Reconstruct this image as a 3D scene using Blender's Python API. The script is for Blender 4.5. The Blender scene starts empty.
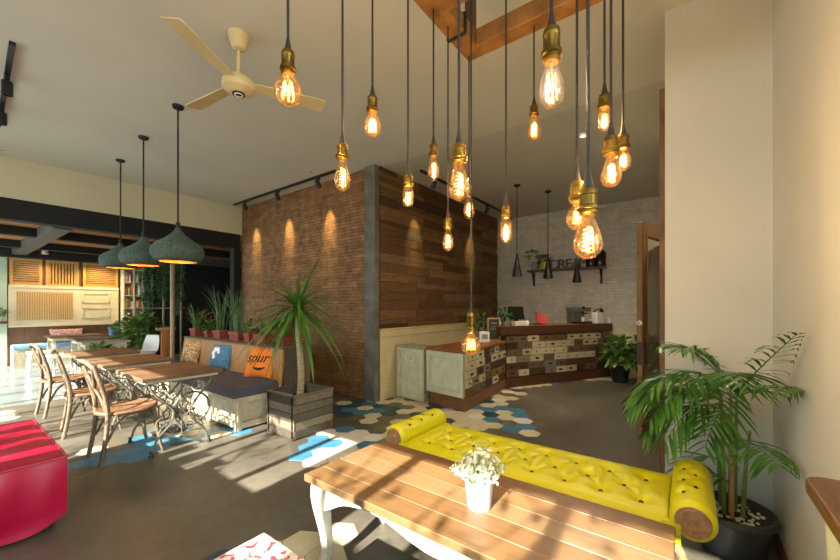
import bpy, math, random
from mathutils import Vector, Matrix
random.seed(7)
R = math.radians
PI = math.pi
S = bpy.context.scene
COL = S.collection

# ------------------------------------------------------------------ camera constants (used to read plan positions)
H = 1.40; F = 362.0; CX = 420.0; HY = 306.0
CA, SA = math.cos(R(36.5)), math.sin(R(36.5))
def at(px, y, z):
    """plan position of a point at height z seen at (px, y)"""
    d = F * (H - z) / (y - HY); r = (px - CX) / F
    return d * (CA + SA * r), d * (SA - CA * r)
def on_u(px, u):
    r = (px - CX) / F; d = u / (CA + SA * r); return u, d * (SA - CA * r), d
def on_v(px, v):
    r = (px - CX) / F; d = v / (SA - CA * r); return d * (CA + SA * r), v, d
def zz(y, d): return H + (HY - y) * d / F

# ------------------------------------------------------------------ materials
def lin(h):
    h = h.lstrip('#'); o = []
    for i in (0, 2, 4):
        x = int(h[i:i + 2], 16) / 255
        o.append(x / 12.92 if x <= .04045 else ((x + .055) / 1.055) ** 2.4)
    return (o[0], o[1], o[2], 1)
def newmat(name):
    m = bpy.data.materials.new(name); m.use_nodes = True
    nt = m.node_tree; b = nt.nodes['Principled BSDF']
    return m, nt, b
def mapping(nt, scale, coord='Object', rot=(0, 0, 0)):
    tc = nt.nodes.new('ShaderNodeTexCoord'); mp = nt.nodes.new('ShaderNodeMapping')
    mp.inputs['Scale'].default_value = scale; mp.inputs['Rotation'].default_value = rot
    nt.links.new(tc.outputs[coord], mp.inputs[0]); return mp.outputs[0]
def ramp(nt, fac, stops):
    r = nt.nodes.new('ShaderNodeValToRGB'); cr = r.color_ramp
    while len(cr.elements) < len(stops): cr.elements.new(.5)
    for e, (p, c) in zip(cr.elements, stops):
        e.position = p; e.color = lin(c) if isinstance(c, str) else c
    nt.links.new(fac, r.inputs[0]); return r.outputs[0]
def noise(nt, vec, scale=5, detail=4, rough=.55, dist=0):
    n = nt.nodes.new('ShaderNodeTexNoise'); n.inputs['Scale'].default_value = scale
    n.inputs['Detail'].default_value = detail; n.inputs['Roughness'].default_value = rough
    n.inputs['Distortion'].default_value = dist
    nt.links.new(vec, n.inputs['Vector']); return n.outputs['Fac']
def bump(nt, b, h, strength=.3, dist=.01):
    n = nt.nodes.new('ShaderNodeBump'); n.inputs['Strength'].default_value = strength
    n.inputs['Distance'].default_value = dist
    nt.links.new(h, n.inputs['Height']); nt.links.new(n.outputs[0], b.inputs['Normal'])
def mixc(nt, fac, a, b, mode='MIX'):
    m = nt.nodes.new('ShaderNodeMix'); m.data_type = 'RGBA'; m.blend_type = mode
    for sock, val in ((m.inputs[0], fac), (m.inputs[6], a), (m.inputs[7], b)):
        if isinstance(val, (int, float)): sock.default_value = val
        elif isinstance(val, tuple): sock.default_value = val
        else: nt.links.new(val, sock)
    return m.outputs[2]
def M(name, c1, c2=None, scale=(1, 1, 1), ns=6, rough=.6, metal=0, bmp=0, lo=.35, hi=.65, rvar=0, detail=4, sss=0):
    m, nt, b = newmat(name)
    b.inputs['Roughness'].default_value = rough; b.inputs['Metallic'].default_value = metal
    if c2 is None: c2 = c1
    f = noise(nt, mapping(nt, scale), ns, detail)
    nt.links.new(ramp(nt, f, [(lo, c1), (hi, c2)]), b.inputs['Base Color'])
    if bmp: bump(nt, b, f, bmp, .01)
    if rvar:
        r = nt.nodes.new('ShaderNodeMapRange'); r.inputs[3].default_value = rough - rvar; r.inputs[4].default_value = rough + rvar
        nt.links.new(f, r.inputs[0]); nt.links.new(r.outputs[0], b.inputs['Roughness'])
    return m
def planky(name, cols, grain=(1, 1, 1), gs=10, rough=.6, bmp=.3, gstr=.45):
    """boards of random tone (one tone per mesh island) with stretched grain"""
    m, nt, b = newmat(name); b.inputs['Roughness'].default_value = rough
    g = nt.nodes.new('ShaderNodeNewGeometry')
    base = ramp(nt, g.outputs['Random Per Island'], [(i / (len(cols) - 1), c) for i, c in enumerate(cols)])
    f = noise(nt, mapping(nt, grain), gs, 6, .65, .6)
    dark = ramp(nt, f, [(.3, (1 - gstr,) * 3 + (1,)), (.7, (1.0, 1.0, 1.0, 1))])
    nt.links.new(mixc(nt, 1.0, base, dark, 'MULTIPLY'), b.inputs['Base Color'])
    if bmp: bump(nt, b, f, bmp, .006)
    return m
def bricky(name, c1, c2, mortar, bw, bh, ms, plane, rough=.85, bmp=.8, ns=7, tl=(.5, 1.25)):
    m, nt, b = newmat(name); b.inputs['Roughness'].default_value = rough
    tc = nt.nodes.new('ShaderNodeTexCoord'); sp = nt.nodes.new('ShaderNodeSeparateXYZ'); cb = nt.nodes.new('ShaderNodeCombineXYZ')
    nt.links.new(tc.outputs['Object'], sp.inputs[0])
    nt.links.new(sp.outputs['Y' if plane == 'v' else 'X'], cb.inputs[0]); nt.links.new(sp.outputs['Z'], cb.inputs[1])
    wob = noise(nt, tc.outputs['Object'], 9, 3)
    add = nt.nodes.new('ShaderNodeVectorMath'); add.operation = 'ADD'
    sc = nt.nodes.new('ShaderNodeVectorMath'); sc.operation = 'SCALE'; sc.inputs['Scale'].default_value = .02
    cw = nt.nodes.new('ShaderNodeCombineXYZ'); nt.links.new(wob, cw.inputs[1]); nt.links.new(cw.outputs[0], sc.inputs[0])
    nt.links.new(cb.outputs[0], add.inputs[0]); nt.links.new(sc.outputs[0], add.inputs[1])
    br = nt.nodes.new('ShaderNodeTexBrick'); nt.links.new(add.outputs[0], br.inputs['Vector'])
    br.inputs['Color1'].default_value = lin(c1); br.inputs['Color2'].default_value = lin(c2); br.inputs['Mortar'].default_value = lin(mortar)
    br.inputs['Scale'].default_value = 1; br.inputs['Brick Width'].default_value = bw; br.inputs['Row Height'].default_value = bh
    br.inputs['Mortar Size'].default_value = ms; br.inputs['Mortar Smooth'].default_value = .4; br.inputs['Bias'].default_value = 0
    n2 = noise(nt, tc.outputs['Object'], ns, 6, .7)
    tone = ramp(nt, n2, [(.3, (tl[0],) * 3 + (1,)), (.7, (tl[1], tl[1] * .97, tl[1] * .94, 1))])
    nt.links.new(mixc(nt, 1.0, br.outputs['Color'], tone, 'MULTIPLY'), b.inputs['Base Color'])
    ad = nt.nodes.new('ShaderNodeMath'); ad.operation = 'MULTIPLY_ADD'; ad.inputs[1].default_value = -1.0
    nt.links.new(br.outputs['Fac'], ad.inputs[0]); nt.links.new(n2, ad.inputs[2])
    bump(nt, b, ad.outputs[0], bmp, .012)
    return m
def emit(name, c, s):
    m, nt, b = newmat(name); b.inputs['Base Color'].default_value = lin(c)
    b.inputs['Emission Color'].default_value = lin(c); b.inputs['Emission Strength'].default_value = s; return m
def thin_glass(name, tint, edge=.35, gl=(1, 1, 1, 1), haze=0):
    m, nt, b = newmat(name); nt.nodes.remove(b); out = nt.nodes['Material Output']
    t = nt.nodes.new('ShaderNodeBsdfTransparent'); t.inputs[0].default_value = tint
    g = nt.nodes.new('ShaderNodeBsdfGlossy'); g.inputs['Roughness'].default_value = .04; g.inputs[0].default_value = gl
    lw = nt.nodes.new('ShaderNodeLayerWeight'); lw.inputs[0].default_value = edge
    mp = nt.nodes.new('ShaderNodeMapRange'); mp.inputs[3].default_value = .03; mp.inputs[4].default_value = .55
    nt.links.new(lw.outputs['Facing'], mp.inputs[0])
    mx = nt.nodes.new('ShaderNodeMixShader'); nt.links.new(mp.outputs[0], mx.inputs[0])
    nt.links.new(t.outputs[0], mx.inputs[1]); nt.links.new(g.outputs[0], mx.inputs[2])
    if haze:
        tr_ = nt.nodes.new('ShaderNodeBsdfTranslucent'); tr_.inputs[0].default_value = (1, .55, .25, 1)
        m2 = nt.nodes.new('ShaderNodeMixShader'); m2.inputs[0].default_value = haze
        nt.links.new(mx.outputs[0], m2.inputs[1]); nt.links.new(tr_.outputs[0], m2.inputs[2]); mx = m2
    nt.links.new(mx.outputs[0], out.inputs[0])
    return m

m_paint = M('cream_paint', '#cfc7a6', '#c8c09e', ns=1.5, rough=.75)
m_paint_w = M('white_cream_paint', '#cbccc2', '#c5c6bb', ns=1.5, rough=.7)
m_ceil = M('ceiling_paint', '#d6d4c8', '#cfcdc0', ns=.8, rough=.8)
m_ceil2 = M('grey_ceiling_paint', '#c9c6bc', '#c1beb3', ns=.8, rough=.6)  # back ceiling, a greyer tone than the main one
def concrete():
    m, nt, b = newmat('polished_concrete')
    v = mapping(nt, (1, 1, 1)); f = noise(nt, v, 1.1, 8, .62, .4); f2 = noise(nt, v, 14, 6, .7)
    c = ramp(nt, f, [(.3, '#4d493f'), (.5, '#605b50'), (.72, '#767064')])
    c2 = ramp(nt, f2, [(.3, (.75, .75, .75, 1)), (.65, (1.05, 1.05, 1.05, 1))])
    nt.links.new(mixc(nt, 1, c, c2, 'MULTIPLY'), b.inputs['Base Color'])
    nt.links.new(ramp(nt, f, [(.3, (.27,) * 3 + (1,)), (.7, (.42,) * 3 + (1,))]), b.inputs['Roughness'])
    bump(nt, b, f2, .08, .004); return m
m_floor = concrete()
m_tile = bricky('white_floor_tile', '#c9cfcc', '#b4bcba', '#8d9390', .6, .6, .006, 'u', .25, .05)
def tilefloor():
    m, nt, b = newmat('glossy_white_tile'); b.inputs['Roughness'].default_value = .22
    br = nt.nodes.new('ShaderNodeTexBrick'); nt.links.new(mapping(nt, (1, 1, 1)), br.inputs['Vector'])
    br.inputs['Color1'].default_value = lin('#7f8887'); br.inputs['Color2'].default_value = lin('#747e7d'); br.inputs['Mortar'].default_value = lin('#8f9894')
    br.inputs['Scale'].default_value = 1; br.inputs['Brick Width'].default_value = .6; br.inputs['Row Height'].default_value = .6; br.inputs['Mortar Size'].default_value = .006
    br.offset = 0
    nt.links.new(br.outputs['Color'], b.inputs['Base Color']); return m
m_tile = tilefloor()
m_brick = bricky('thin_red_brick', '#a07448', '#865f3a', '#6a5439', .3, .05, .006, 'v')
m_wbrick = bricky('white_painted_brick', '#d9d3c6', '#cdc6b8', '#b9b2a3', .24, .055, .005, 'v', .75, .4, tl=(.78, 1.08))
m_colm = M('bare_concrete', '#5c5850', '#757067', ns=5, rough=.85, bmp=.3)
m_plank = planky('reclaimed_plank', ['#54371f', '#73492a', '#8d6236', '#61401f', '#a67c44', '#75583a', '#99724a', '#4a301c', '#8f806a', '#875a30', '#6a482b', '#7d5a30', '#5f3e22'], (1.6, 8, 22), 4, .7, .7, .72)
m_black = M('black_steel', '#0b0b0b', '#101010', rough=.75)
m_blackm = M('black_metal', '#1a1918', '#222120', rough=.45, metal=.3)
m_greybeam = M('grey_steel', '#45433e', '#524f49', rough=.6)  # lit underside of a black beam, put into the colour
m_ceilwood = planky('ceiling_boards', ['#b27a3a', '#c48b48', '#a56c31', '#bb8342'], (2, 12, 12), 4, .6, .2, .3)
m_jamb = M('old_door_wood', '#553a1c', '#77532c', (3, 3, .6), 8, .6, bmp=.3)
m_doorw = M('brown_door_wood', '#54321a', '#7a4d24', (4, 4, .5), 8, .55, bmp=.2)
m_doorl = M('light_door_edge', '#8a6834', '#6f5028', (4, 4, .5), 8, .6)
m_glass = thin_glass('window_glass', (.62, .62, .6, 1))
m_dark = M('dark_paint', '#0e0e0d', '#151413', rough=.8)  # near-black, for far-room walls, plank backing and bench frame
m_beamw = M('orange_timber', '#7c5122', '#a07038', (3, 3, 3), 3, .55, bmp=.2)
m_brass = M('antique_brass', '#5e4a20', '#7a6028', ns=20, rough=.4, metal=1)
m_brassd = M('dark_brass', '#5d4a26', '#7d6534', ns=20, rough=.4, metal=1)
m_cord = M('black_cord', '#171412', '#1f1b18', rough=.7)
m_bulb = thin_glass('amber_glass', (1, .80, .52, 1), .38, (1, .78, .5, 1), .005)
m_bulbc = thin_glass('clear_glass', (1, .96, .88, 1), .3, (1, 1, 1, 1), .003)
m_fil = emit('hot_filament', '#ffb566', 6)
m_fan = M('cream_enamel', '#d8c596', '#d0bc8b', rough=.4)
m_green = M('mossy_lamp', '#32423a', '#5a6a58', ns=60, rough=.9, bmp=.8, detail=6)
m_amber = emit('amber_lining', '#ff9a2c', 1.3)
m_tabletop = planky('oiled_plank', ['#876844', '#93724c', '#7b5d3b', '#856a4a', '#967956'], (10, .9, 10), 4, .38, .15, .35)
m_whitewash = M('white_wash', '#b3ac9a', '#9c937f', (4, 4, 2), 6, .6, bmp=.15)
m_yellow = M('yellow_leatherette', '#d0cc00', '#c9c400', ns=4, rough=.5)
m_button = M('dark_button', '#26250f', '#1c1b0c', rough=.5)
m_rawwood = M('raw_carved_wood', '#a8825a', '#875f3a', (5, 5, 5), 7, .7, bmp=.3)
m_red = M('crimson_vinyl', '#ad0436', '#a00331', ns=3, rough=.35, bmp=.05)
m_pot = M('charcoal_plastic', '#34363a', '#3c3e42', rough=.45)
m_soil = M('dark_soil', '#2e251b', '#4a3b2a', ns=60, rough=.95, bmp=.8)
m_pebble = M('white_pebble', '#d8d2c2', '#f0ece0', ns=40, rough=.7)
m_palm = M('palm_leaf', '#305f1c', '#4d8029', ns=9, rough=.4)
m_palmst = M('palm_cane', '#5d7a2c', '#7f8f45', ns=9, rough=.5)
m_cane = M('brown_cane', '#9c7a50', '#b08a5c', (4, 4, 20), 3, .7)
m_sidew = M('side_table_wood', '#6f4c2c', '#573a20', (2, 8, 8), 4, .42)
m_pale = M('pale_cream_leg', '#dfe0b8', '#d5d6ac', rough=.6)
m_bucket = M('white_enamel', '#c6cad0', '#bcc1c8', rough=.3)
m_flower = M('white_blossom', '#dcdcc8', '#d2d3b8', rough=.7)
m_stemg = M('pale_stem', '#a7bd6e', '#8eaa58', rough=.6)
m_planter = planky('charred_crate_wood', ['#3a342c', '#5a5145', '#7a6e5c', '#463e34', '#93866f', '#5f5648'], (9, 9, 9), 3, .8, .6, .5)
m_trunk = M('scaly_trunk', '#b9ad8b', '#8f8462', (2, 2, 40), 2, .85, bmp=.9)
m_drac = M('strap_leaf', '#2f5f1c', '#5d8a2b', ns=6, rough=.45)
m_benchw = M('distressed_cream', '#c9bfa2', '#b1a583', (3, 3, 2), 6, .65, bmp=.15)
m_cush = M('slate_cushion', '#54545e', '#4a4a53', ns=90, rough=.9, bmp=.2)
m_stripe = M('pale_stripe', '#b9b0b8', '#a79da8', ns=40, rough=.9)
m_backw = planky('honey_boards', ['#a8763a', '#b98846', '#9a6a32', '#b07e3e'], (10, 10, 1), 4, .55, .2, .35)
m_greyb = planky('grey_boards', ['#6b5f4b', '#7a6d57', '#5d523f', '#716450'], (10, 10, 1), 4, .7, .3, .4)
m_orange = M('orange_cotton', '#e8832c', '#de7a25', ns=60, rough=.9, bmp=.1)
m_ink = M('black_ink', '#211a18', rough=.9)
m_blue = M('blue_cotton', '#4f7f9c', '#416e8c', ns=30, rough=.9)
m_wht = M('plain_white', '#e9e7df', '#dedcd3', rough=.6)
m_beige = M('beige_pattern', '#c8a777', '#8f6a43', ns=26, rough=.9, lo=.45, hi=.55)
m_pink = M('pink_pattern', '#c9a7a0', '#a8746c', ns=30, rough=.9, lo=.45, hi=.55)
m_terra = M('terracotta', '#8c4330', '#753625', ns=8, rough=.8)
m_grass = M('grass_blade', '#38532a', '#607d42', ns=8, rough=.5)
m_leafd = M('dark_leaf', '#24481d', '#3c6a2a', ns=8, rough=.45)
m_leafm = M('mid_leaf', '#3f6a25', '#69923b', ns=8, rough=.5)
m_leafy = M('yellow_green_leaf', '#93a04a', '#5f7a30', ns=10, rough=.5)
m_sewtop = planky('worn_plank', ['#7f6146', '#8b6e50', '#6e5238', '#7b614a', '#69543f'], (1.2, 9, 9), 4, .55, .2, .4)
m_iron = M('grey_cast_iron', '#7b7767', '#5f5b4e', ns=20, rough=.55, metal=.25)
m_irond = M('dark_iron_foot', '#2d2b28', '#3a3733', rough=.5, metal=.4)
m_bent = M('driftwood', '#574935', '#786854', (3, 3, 3), 9, .7, bmp=.4)
m_bentd = M('brown_ply_seat', '#644630', '#805f43', (8, 1.5, 3), 6, .55, bmp=.2)
m_panel = M('warm_white_panel', '#d6c9a4', '#cec09a', rough=.6)
m_slat = M('pine_slat', '#c79a55', '#b58745', (4, 4, 4), 5, .6)
m_wains = M('brown_wainscot', '#7d5129', '#6a4321', (4, 4, 1), 5, .55)
m_bluec = M('sky_blue_vinyl', '#5d94c4', '#78a9d0', ns=5, rough=.4)
m_palegr = M('pale_green_wall', '#b9c7ac', '#a9ba9d', ns=2, rough=.7)
m_pole = M('bamboo_pole', '#a99373', '#8f7a5c', (4, 4, 1.5), 6, .7)
m_part = M('orange_board', '#a86f33', '#8f5a27', (8, 8, 1), 5, .6)
m_counter = M('brown_counter_wood', '#4a2c1c', '#5e3a24', (2, 2, 8), 5, .45)
m_counterO = M('orange_counter_top', '#7d4822', '#93572a', (2, 6, 6), 5, .42)
m_counterP = M('brown_plinth_wood', '#6e4a30', '#825a3c', (2, 2, 8), 5, .5)
m_cab = M('sage_white_cabinet', '#cfd0b2', '#bfc09f', (2, 2, 1.5), 5, .6, bmp=.1)
m_cabe = M('worn_cabinet_edge', '#a9a78a', '#8b8669', (3, 3, 3), 9, .7)
dr = [M('drawer_' + n, a, b_, (3, 3, 8), 6, .65, bmp=.1) for n, a, b_ in (
    ('cream', '#cbbf9c', '#b5a884'), ('ivory', '#d6ccae', '#c4b896'), ('brown', '#5d4430', '#4c3726'), ('umber', '#4a3526', '#3c2b1f'),
    ('taupe', '#776553', '#645343'), ('mustard', '#8a7640', '#766433'), ('grey', '#8e8878', '#7b7566'), ('tan', '#7d5b38', '#6a4b2d'))]
m_letter = M('weathered_letter', '#5f574b', '#6e665a', rough=.8)
m_greyvase = M('grey_ceramic', '#8b8f88', '#7a7e78', rough=.5)
m_yelpot = M('yellow_ceramic', '#d8b81c', '#caa914', rough=.4)
m_bottle = M('dark_bottle_glass', '#1d130c', '#26180f', rough=.12)
m_screen = M('black_screen', '#0b100e', '#101613', rough=.15)
m_redcard = M('red_leatherette', '#8e1616', '#7c1010', rough=.5)
m_steel = M('brushed_steel', '#9d9b95', '#86847e', (2, 2, 20), 8, .35, metal=.8)
m_chalk = M('chalkboard', '#262a26', '#303430', rough=.8)
m_goldw = M('golden_frame', '#a8823a', '#94702f', rough=.5)
hx = [M('hex_' + n, a, b_, ns=7, rough=.35) for n, a, b_ in (('cream', '#d2c5a2', '#c6b995'), ('navy', '#24485a', '#1f3f50'), ('sky', '#437e9b', '#39708c'), ('olive', '#6a6450', '#5c5745'), ('ice', '#dedacb', '#d0ccbc'))]
m_floral, _nt, _b = newmat('floral_cotton'); _b.inputs['Roughness'].default_value = .85
_f = noise(_nt, mapping(_nt, (1, 1, 1)), 22, 5, .6, .5)
_nt.links.new(ramp(_nt, _f, [(.52, '#cfc8bb'), (.56, '#c4a29a'), (.6, '#b23a4a'), (.7, '#9a2a3c')]), _b.inputs['Base Color'])
m_lawn = M('paved_terrace', '#a6a8a4', '#949692', ns=3, rough=.9)
m_bark = M('tree_bark', '#5a4a38', '#6e5c46', ns=9, rough=.9)
m_leaf_out = M('garden_leaf', '#3c6428', '#5d8a3a', ns=3, rough=.5)
bookm = {n: M('book_' + n, a, rough=.7) for n, a in (('red', '#b85a44'), ('white', '#e2dccb'), ('green', '#7a9a78'), ('blue', '#7f9dab'), ('orange', '#c7743a'), ('brown', '#8a6e52'), ('yellow', '#c9ab5a'))}

# ------------------------------------------------------------------ mesh builder
class MB:
    def __init__(s, mtx=None): s.v = []; s.f = []; s.m = []; s.sm = []; s.T = mtx or Matrix()
    def add(s, vs, fs, mat=0, smooth=True, T=None):
        o = len(s.v); T = s.T @ T if T is not None else s.T
        s.v += [tuple(T @ Vector(p)) for p in vs]
        for f in fs: s.f.append(tuple(i + o for i in f)); s.m.append(mat); s.sm.append(smooth)
        return s
    def box(s, c, d, mat=0, rz=0, T=None):
        x, y, z = d[0] / 2, d[1] / 2, d[2] / 2
        vs = [(-x, -y, -z), (x, -y, -z), (x, y, -z), (-x, y, -z), (-x, -y, z), (x, -y, z), (x, y, z), (-x, y, z)]
        fs = [(3, 2, 1, 0), (4, 5, 6, 7), (0, 1, 5, 4), (1, 2, 6, 5), (2, 3, 7, 6), (3, 0, 4, 7)]
        t = Matrix.Translation(c) @ Matrix.Rotation(rz, 4, 'Z')
        if T is not None: t = t @ T
        return s.add(vs, fs, mat, False, t)
    def bx(s, x0, x1, y0, y1, z0, z1, mat=0):
        return s.box(((x0 + x1) / 2, (y0 + y1) / 2, (z0 + z1) / 2), (x1 - x0, y1 - y0, z1 - z0), mat)
    def tube(s, pts, r, n=8, mat=0, caps=True, closed=False):
        P = [Vector(p) for p in pts]; k = len(P)
        rr = r if isinstance(r, (list, tuple)) else [r] * k
        vs = []; fs = []; prev = None
        for i in range(k):
            a = P[(i - 1) % k] if (closed or i > 0) else P[i]; b = P[(i + 1) % k] if (closed or i < k - 1) else P[i]
            t = (b - a); t = t.normalized() if t.length > 1e-9 else Vector((0, 0, 1))
            if prev is None:
                up = Vector((0, 0, 1)) if abs(t.z) < .9 else Vector((1, 0, 0)); nx = t.cross(up).normalized()
            else:
                nx = prev - t * prev.dot(t); nx = nx.normalized() if nx.length > 1e-6 else t.orthogonal().normalized()
            prev = nx; ny = t.cross(nx)
            for j in range(n):
                an = 2 * PI * j / n; vs.append(P[i] + (nx * math.cos(an) + ny * math.sin(an)) * rr[i])
        for i in range(k if closed else k - 1):
            for j in range(n):
                i2 = (i + 1) % k; fs.append((i * n + j, i * n + (j + 1) % n, i2 * n + (j + 1) % n, i2 * n + j))
        if caps and not closed: fs.append(tuple(range(n - 1, -1, -1))); fs.append(tuple((k - 1) * n + j for j in range(n)))
        return s.add(vs, fs, mat, True)
    def lathe(s, prof, n=24, c=(0, 0, 0), mat=0, T=None, caps=False):
        vs = []; fs = []
        for r, z in prof:
            for j in range(n): a = 2 * PI * j / n; vs.append((r * math.cos(a), r * math.sin(a), z))
        for i in range(len(prof) - 1):
            for j in range(n): fs.append((i * n + j, i * n + (j + 1) % n, (i + 1) * n + (j + 1) % n, (i + 1) * n + j))
        if caps: fs.append(tuple(range(n - 1, -1, -1))); fs.append(tuple((len(prof) - 1) * n + j for j in range(n)))
        t = Matrix.Translation(c)
        if T is not None: t = t @ T
        return s.add(vs, fs, mat, True, t)
    def prism(s, poly, z0, z1, mat=0, T=None, smooth=False):
        n = len(poly); vs = [(x, y, z0) for x, y in poly] + [(x, y, z1) for x, y in poly]
        fs = [tuple(range(n - 1, -1, -1)), tuple(range(n, 2 * n))] + [(i, (i + 1) % n, n + (i + 1) % n, n + i) for i in range(n)]
        return s.add(vs, fs, mat, smooth, T)
    def grid(s, fn, nu, nv, mat=0):
        vs = [fn(i / nu, j / nv) for i in range(nu + 1) for j in range(nv + 1)]
        fs = [(i * (nv + 1) + j, (i + 1) * (nv + 1) + j, (i + 1) * (nv + 1) + j + 1, i * (nv + 1) + j + 1) for i in range(nu) for j in range(nv)]
        return s.add(vs, fs, mat, True)
    def leaf(s, pts, w, side, mat=0, fold=.25):
        """ribbon leaf along pts, half widths w, lying across 'side'"""
        P = [Vector(p) for p in pts]; sd = Vector(side).normalized(); vs = []; fs = []
        for i, p in enumerate(P):
            a = P[max(i - 1, 0)]; b = P[min(i + 1, len(P) - 1)]; t = (b - a).normalized()
            sx = sd - t * sd.dot(t); sx = sx.normalized() if sx.length > 1e-6 else t.orthogonal()
            nn = sx.cross(t); vs += [p - sx * w[i] + nn * w[i] * fold, p, p + sx * w[i] + nn * w[i] * fold]
        for i in range(len(P) - 1):
            o = i * 3; fs += [(o, o + 1, o + 4, o + 3), (o + 1, o + 2, o + 5, o + 4)]
        return s.add(vs, fs, mat, True)
    def ball(s, c, r, mat=0, n=10, k=6, sc=(1, 1, 1)):
        prof = [(max(math.sin(PI * i / k), .001) * r, -math.cos(PI * i / k) * r) for i in range(k + 1)]
        return s.lathe(prof, n, c, mat, Matrix.Diagonal((sc[0], sc[1], sc[2], 1)))
    def build(s, name, mats, parent=None, bevel=0, loc=None, sub=0, solid=0):
        me = bpy.data.meshes.new(name); me.from_pydata(s.v, [], s.f)
        if not isinstance(mats, (list, tuple)): mats = [mats]
        for m in mats: me.materials.append(m)
        me.polygons.foreach_set('material_index', s.m); me.polygons.foreach_set('use_smooth', s.sm); me.update()
        try: me.set_sharp_from_angle(angle=R(40))
        except Exception: pass
        o = bpy.data.objects.new(name, me); COL.objects.link(o)
        if parent: o.parent = parent
        if loc: o.location = loc
        if solid:
            d = o.modifiers.new('thick', 'SOLIDIFY'); d.thickness = solid; d.offset = 0
        if bevel:
            b = o.modifiers.new('bevel', 'BEVEL'); b.width = bevel; b.segments = 2; b.limit_method = 'ANGLE'; b.angle_limit = R(50)
        if sub:
            d = o.modifiers.new('sub', 'SUBSURF'); d.levels = sub; d.render_levels = sub
        return o

def thing(name, label, cat, loc=(0, 0, 0), rz=0, group=None):
    o = bpy.data.objects.new(name, None); COL.objects.link(o); o.location = loc; o.rotation_euler = (0, 0, rz)
    o.empty_display_size = .1
    o['label'] = label; o['category'] = cat
    if group: o['group'] = group
    return o
def tag(o, label, cat, group=None):
    o['label'] = label; o['category'] = cat
    if group: o['group'] = group
    return o
def struct(o): o['kind'] = 'structure'; return o
def dup(root, loc, rz, label, group=None):
    r = root.copy(); COL.objects.link(r); r.location = loc; r.rotation_euler = (0, 0, rz); r['label'] = label
    if group: r['group'] = group
    for ch in list(root.children):
        c = ch.copy(); COL.objects.link(c); c.parent = r
        for g in list(ch.children):
            e = g.copy(); COL.objects.link(e); e.parent = c
    return r
def text_mesh(name, body, size, depth, mat, parent, T, align='CENTER', shear=0):
    cu = bpy.data.curves.new('lettering', 'FONT'); cu.body = body; cu.size = size; cu.extrude = depth; cu.align_x = align; cu.align_y = 'CENTER'; cu.shear = shear
    to = bpy.data.objects.new('lettering', cu); COL.objects.link(to)
    me = bpy.data.meshes.new_from_object(to.evaluated_get(bpy.context.evaluated_depsgraph_get()))
    bpy.data.objects.remove(to); bpy.data.curves.remove(cu)
    me.transform(T); me.materials.clear(); me.materials.append(mat)
    o = bpy.data.objects.new(name, me); COL.objects.link(o)
    if parent: o.parent = parent
    return o
def arc(c, r, a0, a1, n, ax='xz'):
    o = []
    for i in range(n + 1):
        a = a0 + (a1 - a0) * i / n; x, y = r * math.cos(a), r * math.sin(a)
        o.append((c[0] + x, c[1], c[2] + y) if ax == 'xz' else (c[0], c[1] + x, c[2] + y) if ax == 'yz' else (c[0] + x, c[1] + y, c[2]))
    return o
def smoothpath(P, k=6):
    P = [Vector(p) for p in P]; out = []
    for i in range(len(P) - 1):
        p0 = P[max(i - 1, 0)]; p1 = P[i]; p2 = P[i + 1]; p3 = P[min(i + 2, len(P) - 1)]
        for j in range(k):
            t = j / k
            out.append(.5 * ((2 * p1) + (-p0 + p2) * t + (2 * p0 - 5 * p1 + 4 * p2 - p3) * t * t + (-p0 + 3 * p1 - 3 * p2 + p3) * t ** 3))
    out.append(P[-1]); return out
def leafw(n, w): return [max(.0006, w * math.sin(PI * min(1, .12 + .88 * i / (n - 1)) ** .8)) for i in range(n)]
rnd = random.uniform
exec_order = []

# ================================================================== THE SETTING
CZ = 3.47
struct(MB().bx(-2.1, 8.4, -.0, 7.55, -.12, 0).bx(-2.1, 3.3, -3.5, 0, -.12, 0).build('floor', m_floor))
struct(MB().bx(-2.1, 7.0, 7.55, 12.9, -.12, .004).build('floor_tiled', m_tile))
struct(MB().bx(-2.1, 4.0, -3.5, 7.75, CZ, CZ + .2).build('ceiling', m_ceil))
struct(MB().bx(4.0, 8.4, -.3, 3.9, CZ, CZ + .2).build('ceiling_back', m_ceil2))
struct(MB().bx(-2.1, 3.9, 7.55, 7.72, 2.89, CZ).build('wall_left', m_paint))
b = MB().bx(-2.1, 3.86, 7.53, 7.75, 2.6, 2.892).bx(3.72, 3.86, 7.53, 7.7, 0, 2.6)
struct(b.build('trim_1', m_black, bevel=.006))
# brick box
struct(MB().bx(3.9, 4.15, 3.8, 7.6, 0, CZ).build('wall_brick', m_brick))
b = MB().bx(3.84, 3.94, 3.66, 3.88, 0, CZ)
struct(b.build('trim_2', m_colm, bevel=.012))
# reclaimed plank wall
b = MB(); rows = 17; zb = 1.06; zt = CZ; rh = (zt - zb) / rows
for i in range(rows):
    x = 3.94
    while x < 8.0:
        L = rnd(.35, 1.3); x1 = min(x + L, 8.03); z0 = zb + i * rh
        t = rnd(.0, .02)
        nsub = random.choice((1, 1, 2))
        for q in range(nsub):
            b.bx(x + .002, x1 - .002, 3.66 - t - .004 * q, 3.70, z0 + rh * q / nsub + .002, z0 + rh * (q + 1) / nsub - .002)
        x = x1
struct(b.build('wall_planks', m_plank))
struct(MB().bx(3.94, 8.03, 3.70, 3.80, 0, zt).build('wall_plank_backing', m_dark))
m_wainc = M('cream_wainscot_paint', '#cdbd92', '#c4b387', ns=3, rough=.65)
b = MB().bx(3.94, 8.03, 3.655, 3.70, 0, 1.0)
struct(b.build('wall_wainscot', m_wainc))
b = MB().bx(3.94, 8.03, 3.643, 3.70, .93, 1.055).bx(3.94, 8.03, 3.63, 3.70, 1.035, 1.06).bx(3.94, 8.03, 3.643, 3.69, .0, .2).bx(3.94, 8.03, 3.633, 3.69, .2, .22).bx(3.94, 4.0, 3.645, 3.69, 0, 1)
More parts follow.
